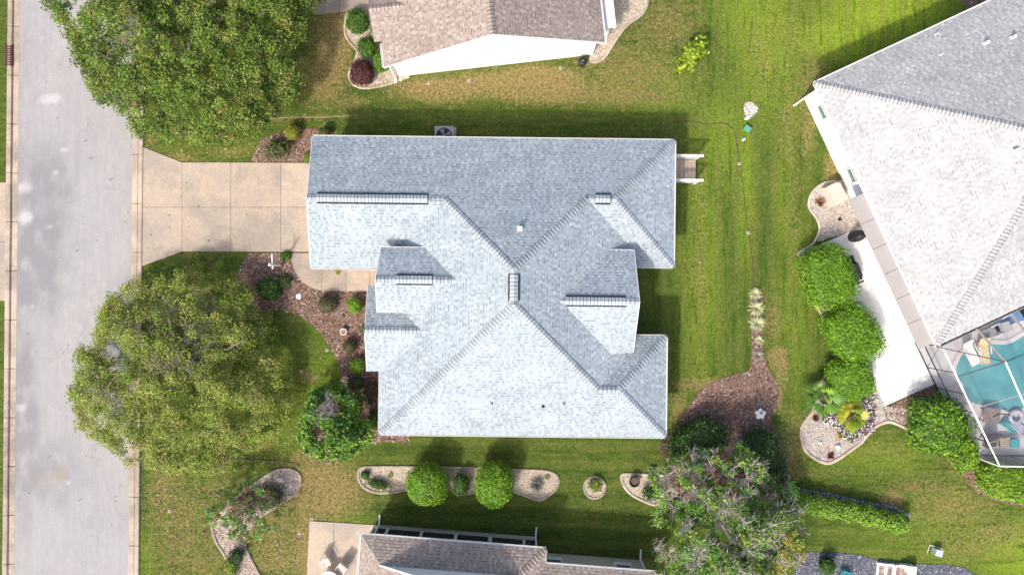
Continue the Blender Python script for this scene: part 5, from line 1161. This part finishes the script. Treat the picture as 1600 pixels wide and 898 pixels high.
b = MB(); n1, n2 = 20, 8
vs = [((.36+.12*math.cos(j*2*math.pi/n2))*math.cos(i*2*math.pi/n1), (.36+.12*math.cos(j*2*math.pi/n2))*math.sin(i*2*math.pi/n1), .12+.12*math.sin(j*2*math.pi/n2)) for i in range(n1) for j in range(n2)]
b.add(vs, [(i*n2+j, ((i+1) % n1)*n2+j, ((i+1) % n1)*n2+(j+1) % n2, i*n2+(j+1) % n2) for i in range(n1) for j in range(n2)]); b.build('ring', lav_m, t, True)
for k, (px, py, mt, lb) in enumerate(((1577, 664, teal_m, 'folded turquoise pool float beside the swim ring'), (1591, 667, lav_m, 'lavender pool float next to the turquoise float'))):
    t = empty('pool_float', (*G(px, py, .1)[:2], .012), R(-38), lb, 'pool float')
    for j in range(4): MB().tube((-.55, -.21+j*.14, .10), (.55, -.21+j*.14, .10), .075, n=8).build('air_tube', mt, t, True)
t = empty('storage_box', (*G(1585, 692, .4)[:2], 0), 0, 'turquoise storage box on the terrace by the cage wall', 'box')
MB().box((0, 0, .22), (.52, .46, .42)).build('body', teal_m, t); MB().box((0, 0, .455), (.56, .5, .05)).build('lid', teal_m, t)
t = empty('bench', (*G(1567, 690, .4)[:2], 0), 0, 'tan wooden bench left of the turquoise storage box', 'bench')
for j in range(4): MB().box((0, -.20+j*.13, .42), (.82, .11, .04)).build('slat', tan_m, t)
for x in (-.34, .34): MB().box((x, 0, .2), (.06, .45, .40)).build('leg', tan_m, t)
t = empty('lounge_chair', (*G(1547, 688, .3)[:2], 0), R(10), 'black cushioned chair on the terrace left of the tan bench', 'chair')
MB().box((0, 0, .36), (.75, .75, .14)).build('seat', navy_m, t); MB().box((0, .40, .62), (.75, .14, .55), rx=R(-10)).build('backrest', navy_m, t)
for x in (-.33, .33):
    MB().box((x*1.15, 0, .52), (.08, .75, .06)).build('armrest', darkframe_m, t)
    for y in (-.3, .3): MB().box((x, y, .15), (.06, .06, .3)).build('leg', darkframe_m, t)
shrub('potted_plant', 'green plant on the pool terrace at the right edge under the grey roof', 'plant', 1597, 491, .35, .35, .7, DARKG, dens=160, leaf=(.08, .14), rough=.2)

# ---------------------------------------------------------------- small things
# white post for a hanging yard sign
g = G(440, 415); t = empty('sign_post', (g.x, g.y, 0), R(93), 'white yard sign post with a horizontal arm in the front mulch bed', 'sign post')
MB().box((0, 0, 1.0), (.10, .10, 2.0)).build('post', white_m, t); MB().lathe([(.02, -.02), (.08, .0), (.10, .06), (.07, .13), (.02, .16)], (0, 0, 2.02), 12).build('finial', white_m, t, True)
MB().box((.33, 0, 1.62), (.66, .07, .09)).build('arm', white_m, t); MB().box((-.14, 0, 1.62), (.22, .07, .09)).build('arm', white_m, t)
t = empty('stepping_stone', (*G(467, 463)[:2], .02), 0, 'round white stone disc on the mulch below the front walk', 'stone'); MB().lathe([(.17, 0), (.175, .03), (.16, .05), (.001, .055)], n=20).build('disc', white_m, t)
t = empty('flower_pot', (*G(537, 518, .2)[:2], 0), 0, 'terracotta and white flower pot lying open on the mulch bed', 'pot'); MB().lathe([(.12, 0), (.19, .24), (.22, .26), (.22, .30), (.18, .30), (.16, .2), (.001, .2)], n=20).build('pot', white_m, t, True); MB().lathe([(.15, 0), (.06, .04), (.001, .05)], (.02, .01, .2), 12).build('soil', terra_m, t)
t = empty('plant_pot', (*G(991, 752, .35)[:2], 0), 0, 'black round plant pot on the gravel beside the twiggy tree', 'pot'); MB().lathe([(.22, 0), (.31, .40), (.33, .42), (.33, .46), (.28, .46), (.27, .34), (.001, .34)], n=24).build('pot', black_m, t, True); MB().lathe([(.27, 0), (.001, .03)], (0, 0, .34), 14).build('soil', dirt_m, t)
# stone ornament on back mulch
t = empty('bird_bath', (*G(1187, 646, .4)[:2], 0), .3, 'white flower shaped bird bath on the back mulch bed', 'bird bath')
MB().lathe([(.16, 0), (.14, .05), (.07, .10), (.06, .40), (.12, .46)], n=14).build('pedestal', white_m, t, True)
b = MB(); pr = []; n = 30
for i in range(n):
    a = 2*math.pi*i/n; r_ = .30+.05*math.cos(5*a); pr.append((r_*math.cos(a), r_*math.sin(a)))
b.prism(pr, .46, .52); b.lathe([(.22, .0), (.20, .035), (.12, .03)], (0, 0, .52), 18); b.build('bowl', white_m, t)
MB().lathe([(.10, 0), (.10, .06), (.04, .10)], (.05, .05, .55), 8).build('ornament', greym, t)
# utility things on back lawn
t = empty('utility_box', (*G(1168, 201, .2)[:2], 0), R(-35), 'small green utility box on the back lawn below the white stones', 'utility box'); MB().box((0, 0, .12), (.40, .28, .24)).build('body', plain('green_box_paint', (.12, .38, .26)), t); MB().box((0, 0, .25), (.43, .31, .04)).build('lid', MATS['green_box_paint'], t)
for px, py, r_, lb in ((1168, 184, .19, 'white oval stone between the white rubble and the green utility box'), (1162, 218, .12, 'small white stone below the green utility box')):
    t = tag(MB().lathe([(r_*.9, 0), (r_, r_*.25), (r_*.7, r_*.6), (r_*.25, r_*.75)], n=10, sx=1.25, sy=.7).build('white_stone', white_m, sm=True, loc=(*G(px, py)[:2], 0), rz=R(35)), lb, 'stone')
t = empty('utility_box', (*G(1464, 862, .3)[:2], 0), R(-18), 'pale grey utility box with a low frame on the lower right lawn', 'utility box'); MB().box((.05, 0, .22), (.40, .36, .44)).build('body', plain('pale_box', (.52, .55, .60)), t); MB().box((.05, 0, .45), (.44, .40, .03)).build('lid', MATS['pale_box'], t)
b = MB(); b.path([(-.42, -.28, .1), (-.42, .26, .1), (.4, .28, .1), (.4, -.26, .1)], .018, 6); b.build('frame', white_m, t)
# sprinkler heads and lids in the lawn
heads = [(669, 135, 'bottom lawn patch nearest the white gable'), (733, 127, 'near the middle of the white gable wall'), (876, 107, 'left of the round black bin'), (1155, 256, 'on the lawn border right of the wooden steps'), (1169, 364, 'on the lawn border above the grassy plants'), (483, 783, ''), ]
spots = [((669, 131), 'below the left part of the white gable wall'), ((733, 127), 'below the middle of the white gable wall'), ((876, 107), 'in the dry grass just left of the black bin'), ((1155, 256), 'at the lawn border right of the wooden steps'), ((1169, 364), 'at the lawn border above the pale grassy plants'), ((487, 810), 'touching the corner of the tan patio'), ((471, 580), 'on the oval lawn in front of the bay'), ((468, 833), 'left of the tan patio'), ((448, 486), 'at the top of the oval front lawn'), ((511, 547), 'at the right rim of the oval front lawn'), ((265, 798), 'on the dry lawn beside the road')]
proto = None
for (px, py), wh in spots:
    if proto is None:
        proto = empty('sprinkler_head', (*G(px, py)[:2], 0)); MB().lathe([(.10, 0), (.10, .03), (.05, .035)], n=14).build('collar', kerb_m if False else edging_m, proto); MB().lathe([(.035, 0), (.035, .06), (.02, .065)], n=10).build('cap', black_m, proto); s_ = proto
    else: s_ = copy_tree(proto); s_.location = (*G(px, py)[:2], 0)
    tag(s_, 'small round sprinkler head '+wh, 'sprinkler', 'sprinkler heads in the lawns')
# grill cover, bench grill on the white patio
t = empty('covered_grill', (*G(1343, 368, .7)[:2], 0), a25, 'black covered barbecue partly under the porch panels on the white patio', 'grill')
MB().lathe([(.42, 0), (.46, .1), (.44, .6), (.34, .95), (.18, 1.08), (.05, 1.12)], n=16, sx=1.0, sy=.8).build('cover', black_m, t, True)
g = G(1332, 423, .5); t = empty('barbecue_grill', (g.x, g.y, .05), R(22), 'long black barbecue cart against the topmost clipped hedge', 'grill')
MB().box((0, 0, .45), (.55, .95, .7)).build('cabinet', navy_m, t); b = MB(); b.box((0, .0, .88), (.50, .90, .16)); b.tube((-.0, -.44, .93), (0, .44, .93), .22, n=12); b.build('hood', navy_m, t)
MB().box((-.02, .72, .78), (.48, .48, .05)).build('side_shelf', navy_m, t); MB().box((0, -.66, .78), (.5, .34, .05)).build('side_shelf', navy_m, t); MB().tube((.27, -.35, .9), (.27, .35, .9), .016, n=6).build('handle', greym, t)
MB().box((.02, -.66, .82), (.4, .05, .03)).build('burner_trim', white_m, t)
for x in (-.2, .2):
    for y in (-.38, .38): MB().tube((x, y-.02, .05), (x, y+.02, .05), .05, n=10).build('wheel', black_m, t)
t = empty('landscape_light', (*G(1311, 343)[:2], .02), .4, 'small black square landscape light on the gravel below the pool heater', 'light'); MB().box((0, 0, .06), (.16, .16, .12)).build('housing', black_m, t); MB().box((0, 0, .13), (.12, .12, .015)).build('lens', glass_m, t)
for px, py, r_, lb in ((1328, 350, .07, 'small white pipe cap on the gravel near the patio corner'), (1281, 691, .11, 'small white garden stone in the palm bed, left one'), (1309, 697, .15, 'white garden ornament in the palm bed, right one')):
    tag(MB().lathe([(r_, 0), (r_, r_*.6), (r_*.6, r_*1.1), (r_*.2, r_*1.3)], n=12).build('garden_stone', white_m, sm=True, loc=(*G(px, py)[:2], .02)), lb, 'stone')
# table and chairs on the bottom patio
g = G(514, 907, .73); t = empty('patio_table', (g.x, g.y, .05), 0, 'round white table on the tan patio at the bottom edge', 'table')
MB().lathe([(.60, 0), (.62, .02), (.60, .04), (.001, .045)], (0, 0, .70), 28).build('table_top', white_m, t); MB().lathe([(.60, 0), (.62, .015)], (0, 0, .685), 28).build('rim', greym, t)
for k in range(4): a = k*math.pi/2+.7; MB().tube((.48*math.cos(a), .48*math.sin(a), 0), (.3*math.cos(a), .3*math.sin(a), .69), .022, n=6).build('leg', greym, t)
def patio_chair(px, py, rz, label):
    g = G(px, py, .43); t = empty('patio_chair', (g.x, g.y, .05), rz, label, 'chair', 'chairs round the white patio table')
    MB().box((0, 0, .42), (.54, .52, .06)).build('seat', plain('cream_cushion', (.62, .55, .50)) if 'cream_cushion' not in MATS else MATS['cream_cushion'], t); MB().box((0, .30, .68), (.54, .05, .46), rx=R(-12)).build('backrest', MATS['cream_cushion'], t)
    for x in (-.29, .29):
        b = MB(); b.path([(x, .27, .45), (x, .24, .62), (x, -.26, .62)], .018, 6); b.build('armrest', white_m, t)
        for y in (-.24, .26): MB().tube((x, y, 0), (x, y, .42), .018, n=6).build('leg', white_m, t)
patio_chair(509, 878, R(28), 'left cream patio chair on the tan patio, nearer the lawn'); patio_chair(535, 886, R(-38), 'right cream patio chair on the tan patio, nearer the house')
# bottom-right: paver steps, turquoise chair, white box
t = empty('paver_steps', (*G(1398, 893)[:2], 0), R(-6), 'brown brick paver steps with white borders in the dark gravel', 'steps')
for k, x in enumerate((-1.14, -.66, -.18)): MB().box((x, -.35, .07+.05*k), (.10, 1.7, .14+.10*k)).build('riser', stucco_m, t)
MB().box((.0, .48, .14), (2.4, .12, .24)).build('border', stucco_m, t)
brick_m = plain('brown_paver', (.27, .20, .17), (.38, .30, .27), 5, .9, tone=True, fine=30, fa=.2)
base = None
for c_ in range(9):
    for r_ in range(5):
        x = -1.03+c_*.25+(.0 if c_ < 2 else .03); y = .32-r_*.29; hz = .10 if x < -.7 else .15 if x < -.2 else .20
        if x > 1.15 or abs(x+.66) < .09 or abs(x+.18) < .09: continue
        b = MB(); q = random.uniform(.7, 1.35); b.col = (q, q*.97, q*.95); b.box((x, y, hz/2), (.235, .275, hz)).build('paver', brick_m, t)
t = empty('planter_box', (*G(1421, 888, .3)[:2], 0), R(-6), 'white square planter at the top of the paver steps', 'planter'); MB().box((0, 0, .28), (.50, .44, .52)).build('body', white_m, t); MB().box((0, 0, .56), (.56, .5, .05)).build('rim', white_m, t); MB().box((-.38, .12, .2), (.24, .18, .4)).build('side_block', white_m, t)
t = empty('garden_chair', (*G(1322, 899, .4)[:2], 0), R(-15), 'turquoise garden chair on the dark gravel at the bottom edge', 'chair')
MB().box((0, 0, .38), (.58, .5, .05)).build('seat', teal_m, t)
for x in (-.26, .26):
    MB().box((x, .05, .58), (.07, .62, .04)).build('armrest', teal_m, t)
    for y in (-.2, .25): MB().box((x, y, .19), (.05, .05, .38)).build('leg', teal_m, t)
for k in range(4): MB().box((-.21+k*.14, -.32, .66), (.12, .04, .6), rx=R(18)).build('back_slat', teal_m, t)

shrub('open_shrub', 'low reddish brown twiggy shrub under the small open tree', 'shrub', 378, 790, 1.2, .8, .5, [(.22, .12, .10), (.28, .17, .14), (.14, .09, .07), (.12, .13, .05)], rz=R(35), dens=120, leaf=(.05, .11), rough=.3, lump=.2)
# lawn weeds and clippings
rgw = np.random.default_rng(77); Pw = []
for x0_, y0_, x1_, y1_, k_ in ((560, 135, 1030, 210, 900), (1060, 110, 1250, 440, 1500), (1000, 290, 1165, 600, 800), (1020, 0, 1240, 150, 900), (1200, 440, 1245, 740, 400), (600, 690, 1000, 728, 400), (560, 785, 1000, 815, 400), (870, 735, 965, 800, 150), (1240, 730, 1480, 765, 500), (1440, 780, 1600, 850, 500), (220, 760, 320, 898, 500), (410, 830, 475, 898, 250), (480, 740, 555, 810, 250), (430, 500, 500, 640, 200)):
    a_, b_ = G(x0_, y0_), G(x1_, y1_); Pw.append(np.stack([rgw.uniform(a_.x, b_.x, k_), rgw.uniform(b_.y, a_.y, k_), rgw.uniform(.008, .03, k_)], 1))
Pw = np.concatenate(Pw); keep = np.array([noise.noise((p[0]*.5, p[1]*.5, 9)) > rgw.uniform(-.35, .35) for p in Pw]); Pw = Pw[keep]
Vw, Cw = leaf_quads(Pw, rgw.normal(0, .3, Pw.shape)+np.array([0, 0, 1]), (.06, .15), .7, [(.10, .17, .03), (.05, .10, .02), (.17, .22, .05), (.20, .20, .08)], rgw)
tag(quads_mesh('lawn_weeds', Vw, Cw, leaf_m), 'small weeds and clippings dotted through the lawns', kind='stuff')
# fallen leaves: lawns, road, driveway
def fallen(name, label, areas, n, pal, size, z):
    rg = np.random.default_rng(len(areas)+n); P = []
    for px, py, rx, ry, w_ in areas:
        k = int(n*w_); q = rg.normal(0, .5, (k, 2)); c = G(px, py)
        P.append(np.stack([c.x+q[:, 0]*rx/25, c.y+q[:, 1]*ry/25, np.full(k, z)], 1))
    P = np.concatenate(P); P[:, 2] += rg.uniform(0, .02, len(P)); V, C = leaf_quads(P, rg.normal(0, .25, P.shape)+np.array([0, 0, 1]), size, .7, pal, rg)
    tag(quads_mesh(name, V, C, leaf_m), label, kind='stuff')
fallen('fallen_leaves', 'dry fallen leaves scattered on the lawns under the trees', [(360, 235, 130, 25, .2), (420, 150, 140, 70, .2), (420, 700, 120, 50, .25), (300, 780, 120, 60, .2), (470, 600, 60, 60, .07), (430, 840, 60, 50, .15)], 900, [(.45, .32, .14), (.5, .42, .2), (.3, .2, .1), (.6, .52, .25)], (.06, .12), .02)
fallen('fallen_leaves', 'few dry leaves and specks on the road and driveway', [(110, 250, 120, 260, .35), (110, 700, 120, 260, .35), (350, 330, 200, 90, .3)], 110, [(.25, .12, .07), (.2, .14, .08), (.5, .47, .42)], (.05, .13), .075)
